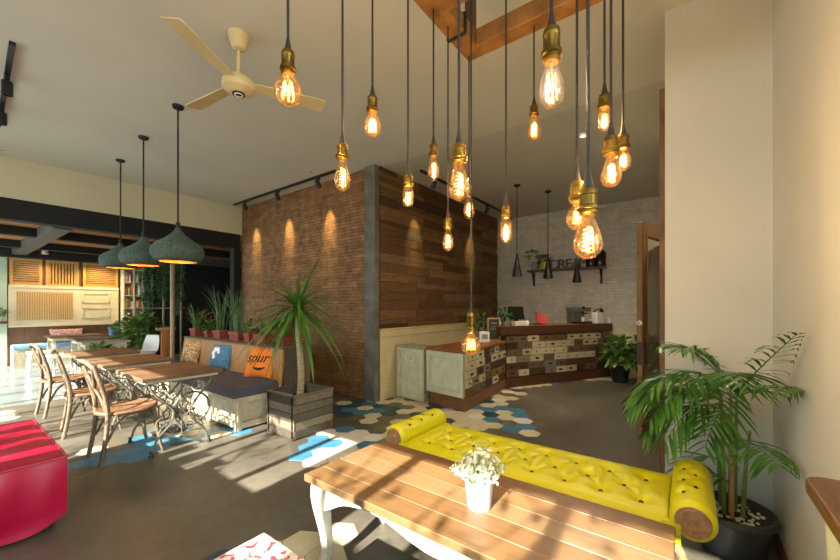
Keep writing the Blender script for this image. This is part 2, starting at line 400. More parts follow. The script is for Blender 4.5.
struct(b.build('trim_3', m_wainc, bevel=.006))
# back wall
struct(MB().bx(8.03, 8.4, 3.8, 3.95, 0, CZ).build('wall_back_return', m_wbrick))  # added behind the planks to stop sky light leaking in
struct(MB().bx(8.16, 8.4, -.3, 3.9, 1.0, CZ).build('wall_back', m_wbrick))
struct(MB().bx(8.15, 8.4, -.3, 3.9, 0, .98).build('wall_back_wainscot', m_paint))
struct(MB().bx(8.12, 8.2, -.3, 3.6, .97, 1.02).build('trim_4', m_paint, bevel=.006))
struct(MB().bx(3.3, 8.4, -.3, .08, 0, CZ).build('wall_passage', m_paint))
# right walls
struct(MB().bx(3.08, 3.3, -.42, .13, 0, CZ).build('wall_right', m_paint_w))
struct(MB().bx(1.05, 3.3, -.62, -.42, 0, CZ).build('wall_side', m_paint_w))
struct(MB().bx(1.05, 3.08, -.42, -.405, 0, .08).build('baseboard_right', m_doorw, bevel=.003))
struct(MB().bx(3.12, 3.24, .13, .165, 0, 2.96).build('trim_5', m_jamb, bevel=.004))
# left room shell
struct(MB().bx(-2.1, 7.0, 7.75, 12.9, 2.75, 2.95).build('ceiling_boards', m_ceilwood))
for i, v in enumerate((9.2, 11.1)):
    struct(MB().bx(-2.1, 6.0, v - .09, v + .09, 2.6, 2.75).build('trim_%d' % (6 + i), m_black))
struct(MB().bx(1.1, 1.32, 7.75, 12.6, 2.58, 2.75).build('trim_8', [m_greybeam]))
struct(MB().bx(-2.1, 3.6, 12.4, 12.72, 2.53, 2.75).build('trim_9', m_black))
struct(MB().bx(-2.1, 1.05, 12.68, 12.9, 0, 2.75).build('wall_pale_green', m_palegr))
struct(MB().bx(1.05, 3.6, 12.72, 12.9, 0, 2.75).build('wall_far', m_wains))
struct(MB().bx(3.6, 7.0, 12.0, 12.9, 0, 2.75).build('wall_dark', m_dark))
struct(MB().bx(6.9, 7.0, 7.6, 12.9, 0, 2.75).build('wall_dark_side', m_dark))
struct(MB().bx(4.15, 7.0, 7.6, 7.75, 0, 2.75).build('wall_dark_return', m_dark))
struct(MB().bx(3.0, 6.9, 9.6, 10.6, 2.5, 2.6).build('trim_10', m_greybeam))
# sun side: open glazed front with posts, lintel above
struct(MB().bx(-2.15, -2.0, -3.5, 12.9, 2.74, CZ + .2).build('wall_front_lintel', m_paint))
k = 1
v = -3.2
while v < 12.6:
    if not (1.3 < v < 2.4):
        struct(MB().bx(-2.11, -2.04, v - .035, v + .035, 0, 2.74).build('window_%d' % k, m_black)); k += 1
    v += .83
for q_ in range(5): struct(MB().bx(-2.1, -2.04, 2.98 + q_ * .29, 3.14 + q_ * .29, 1.35, 2.1).build('window_%d' % (k + q_), m_black))  # added unseen bars that stripe the sun on the red bench
struct(MB().bx(-2.13, -2.0, 1.5, 2.3, 0, 2.74).build('wall_front_pier', m_paint))
struct(MB().bx(-2.13, -2.0, 2.3, 3.0, 0, 2.0).bx(-2.13, -2.0, 3.0, 9.4, 0, 1.35).build('wall_front_parapet', m_paint))  # unseen low wall, its height shaped to block the sun
struct(MB().bx(-2.13, -2.0, -3.5, 1.5, 0, 2.0).build('wall_front_sill', m_paint))  # unseen, raised to keep sun off the floor
struct(MB().bx(-40, -2.15, -40, 40, -.2, -.1).build('ground', m_lawn))
struct(MB().bx(-2.15, 30, -40, -3.5, -.2, -.1).build('ground_side', m_lawn))

# hexagon floor tiles (one inlaid surface)
def inpoly(p, poly):
    x, y = p; c = False; n = len(poly)
    for i in range(n):
        x1, y1 = poly[i]; x2, y2 = poly[(i + 1) % n]
        if (y1 > y) != (y2 > y) and x < (x2 - x1) * (y - y1) / (y2 - y1) + x1: c = not c
    return c
regs = [[(338, 404), (372, 396), (395, 394), (465, 412), (505, 388), (600, 371), (655, 372), (650, 382), (575, 380), (528, 389), (510, 402), (520, 412), (548, 424), (542, 436), (500, 436), (440, 425), (395, 445), (372, 427), (345, 416)],
        [(300, 437), (340, 425), (400, 432), (396, 452), (300, 470)],
        [(180, 575), (212, 549), (285, 531), (345, 521), (375, 535), (335, 580)],
        [(60, 486), (80, 448), (150, 428), (225, 426), (258, 431), (240, 437), (180, 444), (140, 458), (100, 472)],
        [(-20, 425), (-15, 414), (12, 412), (12, 420)],
        [(325, 412), (340, 406), (372, 412), (372, 416), (330, 418)]]
regs = [[at(x, y, 0) for x, y in r] for r in regs]
b = MB(); hr = .122; rng = random.Random(3)
cols = {0: [0, 1, 2, 1, 0, 2, 0, 1, 4, 3, 0, 2], 1: [2, 4, 4, 2, 0, 4], 2: [0, 1, 0, 0, 4], 3: [2, 2, 0, 2, 3], 4: [0], 5: [0, 1]}
for i in range(-30, 60):
    for j in range(-30, 60):
        x = i * 1.5 * hr * 1.02; y = (j + (i % 2) * .5) * math.sqrt(3) * hr * 1.02
        for q, rg in enumerate(regs):
            if inpoly((x, y), rg):
                c = rng.choice(cols[q])
                if q == 2: c = 1 if x < 1.07 else (2 if x > 1.5 else 0)
                b.prism([(x + hr * math.cos(PI / 3 * a), y + hr * math.sin(PI / 3 * a)) for a in range(6)], -.01, .0025, c); break
struct(b.build('floor_hexagon_tiles', hx))

# glazed door leaf
A = Vector((4.47, .41, 0)); Bp = Vector((5.24, .2, 0)); dv = Bp - A; L = dv.length; an = math.atan2(dv.y, dv.x)
door = struct(thing('door_1', 'open brown wooden door leaf with a dark glass pane', 'door', A, an))
b = MB().bx(0, .11, -.03, .03, .0, 2.29).bx(L - .11, L, -.03, .03, 0, 2.29).bx(.11, L - .11, -.03, .03, 2.15, 2.29).bx(.11, L - .11, -.03, .03, 0, .45)
b.build('door_frame', m_doorw, door, bevel=.006)
MB().bx(-.004, .0, -.022, .022, .0, 2.27).bx(.1, .125, -.036, .036, .4, 2.16).build('door_moulding', m_doorl, door)
MB().bx(.11, L - .11, -.005, .005, .45, 2.15).build('glass_pane', m_glass, door)
lk = MB().bx(-.012, -.004, -.018, .018, .78, 1.02).bx(.05, .08, -.04, -.03, .78, 1.02).build('lock_plate', m_irond, door)
MB().lathe([(.0, -.02), (.026, -.02), (.026, .0), (.012, .0), (.012, .02)], 14, (-.012, 0, 1.22), 0, Matrix.Rotation(-PI / 2, 4, 'Y')).build('knob', m_wht, door)

# ================================================================== HANGING FRAME AND BULBS
fr = thing('pendant_frame', 'orange timber frame hung under the ceiling, carrying the cords of the bulbs', 'lamp frame', (0, 0, 2.9))
def beam(x0, x1, y0, y1): MB().bx(x0, x1, y0, y1, 0, .1).build('beam', m_beamw, fr, bevel=.005)
beam(.3, 1.97, .985, 1.085); beam(.3, 1.97, -.36, -.26)
for u in (.92, 1.25, 1.52, 1.92): beam(u - .05, u + .05, -.26, .985)
for (u, v) in ((1.93, 1.05), (.4, 1.035), (1.93, -.31), (.4, -.31)): MB().bx(u - .025, u + .025, v - .025, v + .025, .1, CZ - 2.9).build('hanger_post', m_counter, fr)
MB().tube([(1.74, y_, z_) for y_, z_ in ((.979, .0), (.983, -.006), (1.087, -.006), (1.091, .0), (1.091, .1), (1.087, .106), (.983, .106), (.979, .1))], .009, 6, closed=True).build('cord_wrap', m_cord, fr)

PROF = {
 'st': [(.20, 0), (.22, -.08), (.30, -.2), (.42, -.4), (.5, -.62), (.495, -.74), (.42, -.87), (.25, -.96), (.06, -1.0), (.005, -1.005)],
 'globe': [(.19, 0), (.2, -.1), (.34, -.2), (.46, -.36), (.5, -.52), (.47, -.7), (.38, -.85), (.22, -.96), (.005, -1.0)],
 'tube': [(.33, 0), (.4, -.08), (.49, -.2), (.5, -.4), (.5, -.7), (.44, -.87), (.3, -.96), (.005, -1.0)],
 'rad': [(.25, 0), (.3, -.15), (.44, -.35), (.5, -.6), (.5, -.75), (.44, -.9), (.3, -.97), (.005, -1.0)],
}
def edison(px, ys, yb, ye, w, kind, where, fil, label, gm=None):
    ax, val = where
    u, v, d = on_u(px, val) if ax == 'u' else on_v(px, val)
    zs, zb_, ze = zz(ys, d), zz(yb, d), zz(ye, d); wd = w * d / F; Lb = zb_ - ze
    hs = zs - zb_; rs = min(.021, max(.0165, hs * .45))
    t = thing('edison_pendant', label, 'pendant bulb', (u, v, ze), 0, 'filament bulbs on black cords')
    top = 2.9 - ze; z0 = zs - ze; zb0 = Lb
    MB().tube([(0, 0, z0 + .02), (0, 0, top)], .0042, 8).lathe([(.013, z0), (.011, z0 + .01), (.006, z0 + .035), (.0042, z0 + .05)], 10).build('cord', m_cord, t)
    b = MB().lathe([(.006, z0 + .004), (rs * .9, z0), (rs, z0 - hs * .12), (rs, z0 - hs * .2), (rs * .9, z0 - hs * .24), (rs * .88, z0 - hs * .62), (rs * 1.18, z0 - hs * .68), (rs * 1.22, z0 - hs * .8), (rs * 1.02, z0 - hs * .84), (rs * 1.05, z0 - hs * .95), (rs * .8, z0 - hs * 1.02), (.004, z0 - hs)], 20)
    for q in range(8):
        a = q * PI / 4; b.box((rs * .88 * math.cos(a), rs * .88 * math.sin(a), z0 - hs * .43), (.003, .006, hs * .36), 0, a)
    b.build('socket', m_brass, t)
    pr = [(r * wd, zb0 + z * Lb) for r, z in PROF[kind]]
    gl = MB().lathe(pr, 24).build('bulb', gm or m_bulb, t)
    b = MB(); fz0, fz1 = zb0 - Lb * .28, zb0 - Lb * (.84 if kind != 'globe' else .78); fw = wd * .2
    if fil == 'spiral':
        n = 54; turns = 3
        for ph in (0, PI):
            b.tube([(fw * (.7 + .35 * i / n) * math.cos(ph + turns * 2 * PI * i / n), fw * (.7 + .35 * i / n) * math.sin(ph + turns * 2 * PI * i / n), fz0 + (fz1 - fz0) * i / n) for i in range(n + 1)], .0010, 5)
    else:
        n = 7; pts = []
        for i in range(n):
            a = 2 * PI * i / n; x, y = fw * math.cos(a), fw * math.sin(a)
            pts += [(x * .8, y * .8, fz0), (x * 1.15, y * 1.15, fz1)] if i % 2 == 0 else [(x * 1.15, y * 1.15, fz1), (x * .8, y * .8, fz0)]
        b.tube(pts, .0008, 5)
    b.build('filament', m_fil, gl)
    MB().lathe([(.009, zb0 - .002), (.006, zb0 - Lb * .15), (.002, fz0), (.0015, fz1 + .1 * Lb), (.0005, fz1 + .1 * Lb)], 8).build('stem', m_bulbc, gl)
    l = bpy.data.lights.new('filament_light', 'POINT'); l.energy = 5.0; l.color = (1, .76, .48); l.shadow_soft_size = .004
    lo = bpy.data.objects.new('filament_light', l); COL.objects.link(lo); lo.parent = gl; lo.location = (0, 0, (fz0 + fz1) / 2)
    return t
LV = ('v', 1.035)
edison(288, 52, 75, 105, 27, 'globe', LV, 'cage', 'round globe bulb hanging just in front of the ceiling fan, leftmost of the cluster')
edison(342.5, 145, 160, 191, 16, 'st', LV, 'spiral', 'pear shaped bulb hanging in front of the top of the brick wall, second from left')
edison(372.5, 97, 113, 137, 18, 'globe', LV, 'spiral', 'small round bulb hanging above the corner where brick meets planks')
edison(408, 176, 187, 207, 11, 'tube', LV, 'cage', 'small tubular bulb hanging before the left upper end of the plank wall')
edison(433.5, 145, 157, 181, 12, 'st', LV, 'spiral', 'small pear bulb on a cord from the left frame beam, before the plank wall spotlight')
edison(459, 145, 163, 201, 21, 'st', ('u', .92), 'spiral', 'large pear bulb with a long spiral filament in front of the plank wall top edge')
edison(469, 187, 197, 219, 11, 'st', ('u', 1.92), 'spiral', 'small pear bulb hanging half behind the large pear bulb before the plank wall')
edison(448, 219, 229, 251, 11, 'st', LV, 'spiral', 'small pear bulb hanging low, before the middle of the plank wall')
edison(471, 313, 333, 355, 20, 'globe', ('u', 1.52), 'cage', 'lowest bulb of all, a round globe hanging in front of the drawer counter')
edison(506, 207, 219, 243, 12, 'tube', ('u', 1.52), 'spiral', 'small bulb hanging where the plank wall meets the white brick')
edison(551.5, 30, 62, 107, 24, 'rad', ('u', .92), 'cage', 'big clear bulb hanging highest and nearest under the far frame beam', m_bulbc)
edison(534, 106, 117, 140, 13, 'st', ('u', 1.92), 'spiral', 'small pear bulb on a short cord, just left below the big clear bulb')
edison(577, 182, 203, 230, 21, 'globe', ('u', 1.25), 'spiral', 'round bulb hanging half hidden behind the biggest low pear bulb')
edison(588, 190, 215, 259, 27, 'st', ('u', .92), 'spiral', 'biggest and nearest pear bulb, hanging before the wall shelf')
edison(604.5, 95, 109, 130, 11, 'tube', ('u', 1.52), 'cage', 'small tubular bulb hanging high at the right, above the pear and round pair')
edison(611, 137, 156, 187, 19, 'st', ('u', 1.25), 'spiral', 'pear bulb at the right, hanging beside the rightmost round bulb')
edison(623, 136, 150, 171, 15, 'globe', ('u', 1.52), 'spiral', 'small round bulb, rightmost of the cluster, nearest the cream wall edge')

# ================================================================== CEILING FAN, TRACKS, PENDANTS
fan = thing('ceiling_fan', 'cream three-blade ceiling fan hanging from the main ceiling', 'fan', (1.4, 2.76, CZ))
MB().lathe([(.02, -.12), (.045, -.11), (.075, -.03), (.08, 0), (.0, 0)], 20).build('canopy', m_fan, fan)
MB().tube([(0, 0, -.1), (0, 0, -.34)], .014, 10).build('downrod', m_fan, fan)
b = MB().lathe([(.005, -.45), (.06, -.448), (.075, -.44), (.112, -.42), (.12, -.395), (.115, -.362), (.09, -.335), (.03, -.33), (.02, -.29), (.005, -.29)], 32); hous = b.build('motor', m_fan, fan)
MB().lathe([(.0, -.456), (.045, -.455), (.045, -.448)], 20).build('badge', m_black, hous)
MB().tube(arc((0, 0, -.457), .028, 0, 2 * PI, 18, 'xy')[:-1], .005, 6, closed=True).build('emblem', m_wht, hous)
for a in (209, 335, 96):
    bl = MB(Matrix.Rotation(R(a), 4, 'Z') @ Matrix.Translation((0, 0, -.375)) @ Matrix.Rotation(R(-11), 4, 'X'))
    bl.prism([(.11, -.045), (.2, -.055), (.6, -.072), (.645, -.065), (.645, .062), (.6, .07), (.2, .05), (.11, .04)], -.004, .004)
    bl.build('blade', m_fan, fan, bevel=.002)

def spot_track(path0, path1, heads, label, hl, energy=0, aim=None, col=(1, .76, .30), blend=.6, ang=38):
    p0, p1 = Vector(path0), Vector(path1); c = (p0 + p1) / 2; d = (p1 - p0); L = d.length; a = math.atan2(d.y, d.x)
    t = thing('track_rail', label, 'lighting track', (c.x, c.y, CZ), a)
    MB().bx(-L / 2, L / 2, -.018, .018, -.032, 0).build('rail', m_blackm, t)
    for h, lab in zip(heads, hl):
        p = p0 + d.normalized() * h
        s = thing('track_spotlight', lab, 'spotlight', (p.x, p.y, CZ - .032), a, 'black spotlights on ceiling tracks')
        MB().bx(-.04, .04, -.015, .015, -.03, 0).build('adapter', m_blackm, s)
        MB().tube([(0, 0, -.03), (0, 0, -.075)], .007, 6).build('stem', m_blackm, s)
        tl = Matrix.Translation((0, 0, -.1)) @ (aim or Matrix())
        MB(tl).lathe([(.005, .06), (.036, .06), (.038, .05), (.038, -.06), (.03, -.062), (.03, -.05), (.002, -.05)], 16).build('head', m_blackm, s)
        if energy:
            l = bpy.data.lights.new('spot_beam', 'SPOT'); l.energy = energy; l.color = col; l.spot_size = R(ang); l.spot_blend = blend; l.shadow_soft_size = .02
            lo = bpy.data.objects.new('spot_beam', l); COL.objects.link(lo); lo.parent = s
            lo.matrix_local = Matrix.Translation((0, 0, -.17)) @ (aim or Matrix())
    return t
u0 = 3.66
hv = [on_u(px, u0)[1] for px in (245, 277.5, 318)]
spot_track((u0, 7.4, CZ), (u0, 4.3, CZ), [7.4 - x for x in hv], 'long black track along the ceiling before the brick wall', ['black spotlight at the far left end of the brick wall track', 'black spotlight in the middle of the brick wall track', 'black spotlight nearest the column on the brick wall track'], 95, Matrix.Rotation(R(22), 4, 'X'), ang=36, blend=1)
hu = [on_v(px, 3.26)[0] for px in (434, 487)]
spot_track((4.42, 3.26, CZ), (7.4, 3.26, CZ), [x - 4.42 for x in hu], 'black track along the ceiling before the plank wall', ['black spotlight near the left end of the plank wall track', 'black spotlight near the right end of the plank wall track'], 70, Matrix.Rotation(R(27), 4, 'X'), ang=34, blend=1)
spot_track((.38, 4.25, CZ), (.46, 6.3, CZ), [.62, 1.45], 'black ceiling track at the upper left, cut by the photo edge', ['wide black floodlight across the upper left ceiling track', 'black floodlight lower on the upper left ceiling track'])
s = thing('track_spotlight', 'lone small black spotlight beside the white brick, past the track end', 'spotlight', (7.75, 3.2, CZ), 0, 'black spotlights on ceiling tracks')
MB().tube([(0, 0, 0), (0, 0, -.05)], .012, 8).build('stem', m_blackm, s)
MB(Matrix.Translation((0, 0, -.08))).lathe([(.005, .05), (.04, .05), (.04, -.05), (.002, -.05)], 14).build('head', m_blackm, s)
for (px, y, lab) in ((583, 136, 'lit recessed downlight in the back ceiling behind two bulb cords'), (311, 172, 'small recessed downlight in the ceiling above the brick wall track'), (2, 150, 'recessed downlight in the ceiling at the left photo edge')):
    u, v = at(px, y, CZ - (.012 if px > 500 else 0))
    t = thing('recessed_downlight', lab, 'ceiling light', (u, v, CZ - (.012 if px > 500 else 0)))
    MB().lathe([(.032, 0), (.046, 0), (.046, -.006), (.034, -.008), (.032, 0)], 20).build('trim_ring', m_wht, t)
    if px > 500:
        l = bpy.data.lights.new('downlight_beam', 'SPOT'); l.energy = 170; l.color = (1, .84, .62); l.spot_size = R(150); l.spot_blend = .6; l.shadow_soft_size = .04
        lo = bpy.data.objects.new('downlight_beam', l); COL.objects.link(lo); lo.parent = t; lo.location = (0, 0, -.02)
    MB().lathe([(.0, -.003), (.032, -.003)], 20).build('lens', emit('downlight_lens', '#ffe9b8', 3) if px > 500 else m_greyvase, t)

for (px, y, dv_, lab) in ((178, 106, 1.855, 'mossy green onion-shaped pendant lamp, nearest and largest of the three'), (143.5, 137, 1.895, 'mossy green pendant lamp, middle one above the tables'), (120.5, 160, 1.935, 'mossy green pendant lamp, farthest of the three')):
    u, v = at(px, y, CZ)
    t = thing('green_pendant', lab, 'pendant lamp', (u, v, CZ), 0, 'green pendant lamps over the sewing tables')
    MB().lathe([(.0, 0), (.055, 0), (.05, -.025), (.01, -.03), (.0, -.03)], 16).build('ceiling_cap', m_blackm, t)
    zb_ = -(CZ - dv_); ht = .355
    MB().tube([(0, 0, -.03), (0, 0, zb_ + ht)], .009, 8).lathe([(.009, zb_ + ht + .06), (.02, zb_ + ht + .05), (.022, zb_ + ht - .005), (.0, zb_ + ht)], 10).build('rod', m_cord, t)
    pr = [(.015, ht), (.03, ht - .03), (.06, ht - .07), (.12, ht - .12), (.19, ht - .165), (.23, ht - .215), (.238, ht - .265), (.215, ht - .32), (.175, 0)]
    sh = MB().lathe([(r, z + zb_) for r, z in pr], 40).build('shade', m_green, t, solid=.006)
    pi = [(.012, ht - .03), (.05, ht - .085), (.11, ht - .135), (.18, ht - .18), (.218, ht - .225), (.225, ht - .27), (.205, ht - .318), (.168, .004)]
    MB().lathe([(r * .97, z + zb_) for r, z in pi], 40).build('lining', m_slat, sh)
    MB().ball((0, 0, zb_ + .17), .04, n=14, k=8).build('lamp_bulb', emit('warm_lamp', '#ffb050', 10), sh)
    l = bpy.data.lights.new('pendant_light', 'SPOT'); l.energy = 14; l.color = (1, .55, .18); l.spot_size = R(120); l.shadow_soft_size = .03
    lo = bpy.data.objects.new('pendant_light', l); COL.objects.link(lo); lo.parent = sh; lo.location = (0, 0, zb_ + .11)
    l = bpy.data.lights.new('pendant_light', 'POINT'); l.energy = 6; l.color = (1, .5, .13); l.shadow_soft_size = .03
    lo = bpy.data.objects.new('pendant_light', l); COL.objects.link(lo); lo.parent = sh; lo.location = (0, 0, zb_ + .24)

for (px, y, yb, lab) in ((517, 185, 277, 'black cone pendant at the left, beside the plank wall end'), (548, 191, 279, 'black cone pendant in the middle, before the yellow pot on the shelf'), (577, 197, 283, 'black cone pendant at the right, before the letters of the shelf')):
    u, v = at(px, y, CZ); d = u * CA + v * SA; z = zz(yb, d)
    t = thing('cone_pendant', lab, 'pendant lamp', (u, v, CZ), 0, 'black cone lamps over the bar')
    MB().lathe([(.0, 0), (.06, 0), (.055, -.02), (.012, -.045), (.0, -.045)], 16).build('ceiling_cap', m_blackm, t)
    hz = z - CZ + .012
    MB().tube([(0, 0, -.04), (0, 0, hz + .32)], .007, 8).build('cord', m_cord, t)
    MB().lathe([(.018, hz + .38), (.02, hz + .32), (.03, hz + .3), (.032, hz + .28), (.088, hz), (.084, hz), (.025, hz + .28)], 20).build('shade', m_blackm, t)
    MB().ball((0, 0, hz + .1), .03, n=10, k=6).build('lamp_bulb', emit('cone_lamp', '#ffd9a0', 6), t)  # cones hang unlit; this glow and the beam below are added fill
    l = bpy.data.lights.new('cone_light', 'SPOT'); l.energy = 22; l.color = (1, .8, .55); l.spot_size = R(110); l.spot_blend = .5; l.shadow_soft_size = .03
    lo = bpy.data.objects.new('cone_light', l); COL.objects.link(lo); lo.parent = t; lo.location = (0, 0, hz + .03)

# ================================================================== COFFEE TABLE
TU0, TU1, TV0, TV1, TZ = 1.19, 1.81, .04, 1.655, .5
ct = thing('coffee_table', 'long plank-topped wooden table with white curved legs, in front of the yellow bench', 'table', ((TU0 + TU1) / 2, (TV0 + TV1) / 2, 0))
hu_, hv_ = (TU1 - TU0) / 2, (TV1 - TV0) / 2
b = MB(); n = 5; w = 2 * hu_ / n
for i in range(n): b.bx(-hu_ + i * w + .0008, -hu_ + (i + 1) * w - .0008, -hv_, hv_, TZ - .038, TZ)
b.build('tabletop', m_tabletop, ct, bevel=.003)
def apron(L, T):
    prof = []
    k = 40
    for i in range(k + 1):
        s_ = i / k; x = -L / 2 + L * s_; e = abs(2 * s_ - 1)
        dpt = .075 + .03 * math.cos(PI * 4 * s_) * (1 if e < .75 else 1) + .06 * max(0, e - .78) / .22
        prof.append((x, -dpt))
    MB(T).prism(prof + [(L / 2, 0), (-L / 2, 0)], -.011, .011).build('apron', m_whitewash, ct, bevel=.003)
for sgn in (-1, 1):
    apron(2 * hv_ - .14, Matrix.Translation((sgn * (hu_ - .06), 0, TZ - .038)) @ Matrix(((0, 0, 1, 0), (1, 0, 0, 0), (0, 1, 0, 0), (0, 0, 0, 1))))
    apron(2 * hu_ - .14, Matrix.Translation((0, sgn * (hv_ - .07), TZ - .038)) @ Matrix(((1, 0, 0, 0), (0, 0, 1, 0), (0, 1, 0, 0), (0, 0, 0, 1))))
for sx in (-1, 1):
    for sy in (-1, 1):
        b = MB(); nx, ny = sx * .7071, sy * .7071; prev = None
        prof = [(.0, .462, .046), (.008, .43, .046), (.014, .38, .042), (.012, .32, .036), (.0, .24, .03), (-.012, .16, .025), (-.016, .09, .022), (-.008, .05, .023), (.008, .022, .027), (.014, .0, .024)]
        vs = []; fs = []
        for o, z, hw in prof:
            cx, cy = sx * (hu_ - .07) + nx * o, sy * (hv_ - .08) + ny * o
            for ax, ay in ((-1, -1), (1, -1), (1, 1), (-1, 1)): vs.append((cx + ax * hw, cy + ay * hw, z))
        for i in range(len(prof) - 1):
            for j in range(4): fs.append((i * 4 + j, (i + 1) * 4 + j, (i + 1) * 4 + (j + 1) % 4, i * 4 + (j + 1) % 4))
        fs += [(0, 1, 2, 3), tuple(reversed([(len(prof) - 1) * 4 + j for j in range(4)]))]
        b.add(vs, fs).build('leg', m_whitewash, ct, bevel=.006)

# flower bucket
fu, fv = at(480, 511, TZ)
fp = thing('flower_bucket', 'small white bucket of tiny white blossoms on the plank table', 'potted flowers', (fu + .03, fv + .02, TZ))
MB().lathe([(.0, 0), (.05, 0), (.052, .004), (.064, .118), (.067, .122), (.067, .128), (.061, .128), (.06, .118), (.055, .09), (.0, .09)], 28).build('bucket', m_bucket, fp)
st = MB(); fl = MB()
for i in range(230):
    a = rnd(0, 2 * PI); el = math.acos(rnd(.0, 1)) ; rr = rnd(.07, .122)
    p = Vector((math.cos(a) * math.sin(el) * rr * 1.0, math.sin(a) * math.sin(el) * rr * 1.0, .15 + math.cos(el) * rr * 1.05 + rnd(-.015, .01)))
    q = Vector((p.x * .35, p.y * .35, .09))
    st.tube([q, (q + p) / 2 + Vector((0, 0, .012)), p], .0012, 4, caps=False)
    for _ in range(3):
        o = p + Vector((rnd(-.014, .014), rnd(-.014, .014), rnd(-.012, .012))); k = rnd(.006, .0095)
        nrm = Vector((o.x, o.y, .04 + rnd(-.02, .04))).normalized(); tx = nrm.orthogonal().normalized(); ty = nrm.cross(tx)
        a0 = rnd(0, 1)
        for pq in range(5):
            an = a0 + pq * 2 * PI / 5; d1 = tx * math.cos(an) + ty * math.sin(an); d2 = nrm.cross(d1)
            fl.add([o, o + d1 * k * .6 + d2 * k * .35 + nrm * k * .15, o + d1 * k + nrm * k * .25, o + d1 * k * .6 - d2 * k * .35 + nrm * k * .15], [(0, 1, 2, 3)], 0)
    if i % 2 == 0:
        side = Vector((-math.sin(a), math.cos(a), 0)); m0 = q.lerp(p, .55); st.leaf([m0, m0.lerp(p, .5) + Vector((0, 0, .012)), p + Vector((math.cos(a) * .012, math.sin(a) * .012, 0))], [.001, .004, .0008], side)
st.build('stems', m_stemg, fp); fl.build('blossoms', m_flower, fp)

# ================================================================== YELLOW TUFTED BENCH
YU0, YU1, YV0, YV1 = 1.93, 2.5, .075, 1.565
yb = thing('yellow_bench', 'long yellow button-tufted backless bench with rolled ends', 'bench', (0, 0, 0))
NB = 8; buttons = []
for row, (u, off) in enumerate(((YU0 + .15, 0), (YU0 + .285, .5), (YU0 + .42, 0))):
    for i in range(NB - (1 if off else 0)): buttons.append((u, YV0 + .11 + (i + off) * (YV1 - YV0 - .22) / (NB - 1)))
creases = []
for (u, v) in buttons:
    for (u2, v2) in buttons:
        if u2 > u + .05 and abs(v2 - v) < .13: creases.append(((u, v), (u2, v2)))
def seat(i, j):
    u = YU0 + (YU1 - YU0) * i; v = YV0 + (YV1 - YV0) * j
    eu = min(i, 1 - i) * (YU1 - YU0); z = .45
    if eu < .05: z -= .045 * (1 - math.sqrt(max(0, 1 - (1 - eu / .05) ** 2)))
    s = 0
    for (a, c) in buttons:
        d2 = (u - a) ** 2 + (v - c) ** 2
        if d2 < .03: s = max(s, .036 * math.exp(-d2 / .0016))
    for (p, q) in creases:
        if abs(v - (p[1] + q[1]) / 2) > .12 or abs(u - (p[0] + q[0]) / 2) > .11: continue
        dx, dy = q[0] - p[0], q[1] - p[1]; t = max(0, min(1, ((u - p[0]) * dx + (v - p[1]) * dy) / (dx * dx + dy * dy)))
        d = math.hypot(u - p[0] - t * dx, v - p[1] - t * dy)
        if d < .06: s = max(s, .011 * math.exp(-(d / .02) ** 2))
    inside = YU0 + .1 < u < YU0 + .47
    z += .012 if inside else .012 * max(0, 1 - min(abs(u - YU0 - .1), abs(u - YU0 - .47)) / .1)
    return (u, v, z - s)
b = MB().grid(seat, 84, 220)
b.bx(YU0 + .001, YU1 - .001, YV0, YV1, .33, .408)
b.build('seat', m_yellow, yb)
sb = [o for o in yb.children][0]
for (u, v) in buttons: MB().ball((u, v, .436), .012, sc=(1, 1, .55)).build('button', m_button, sb)
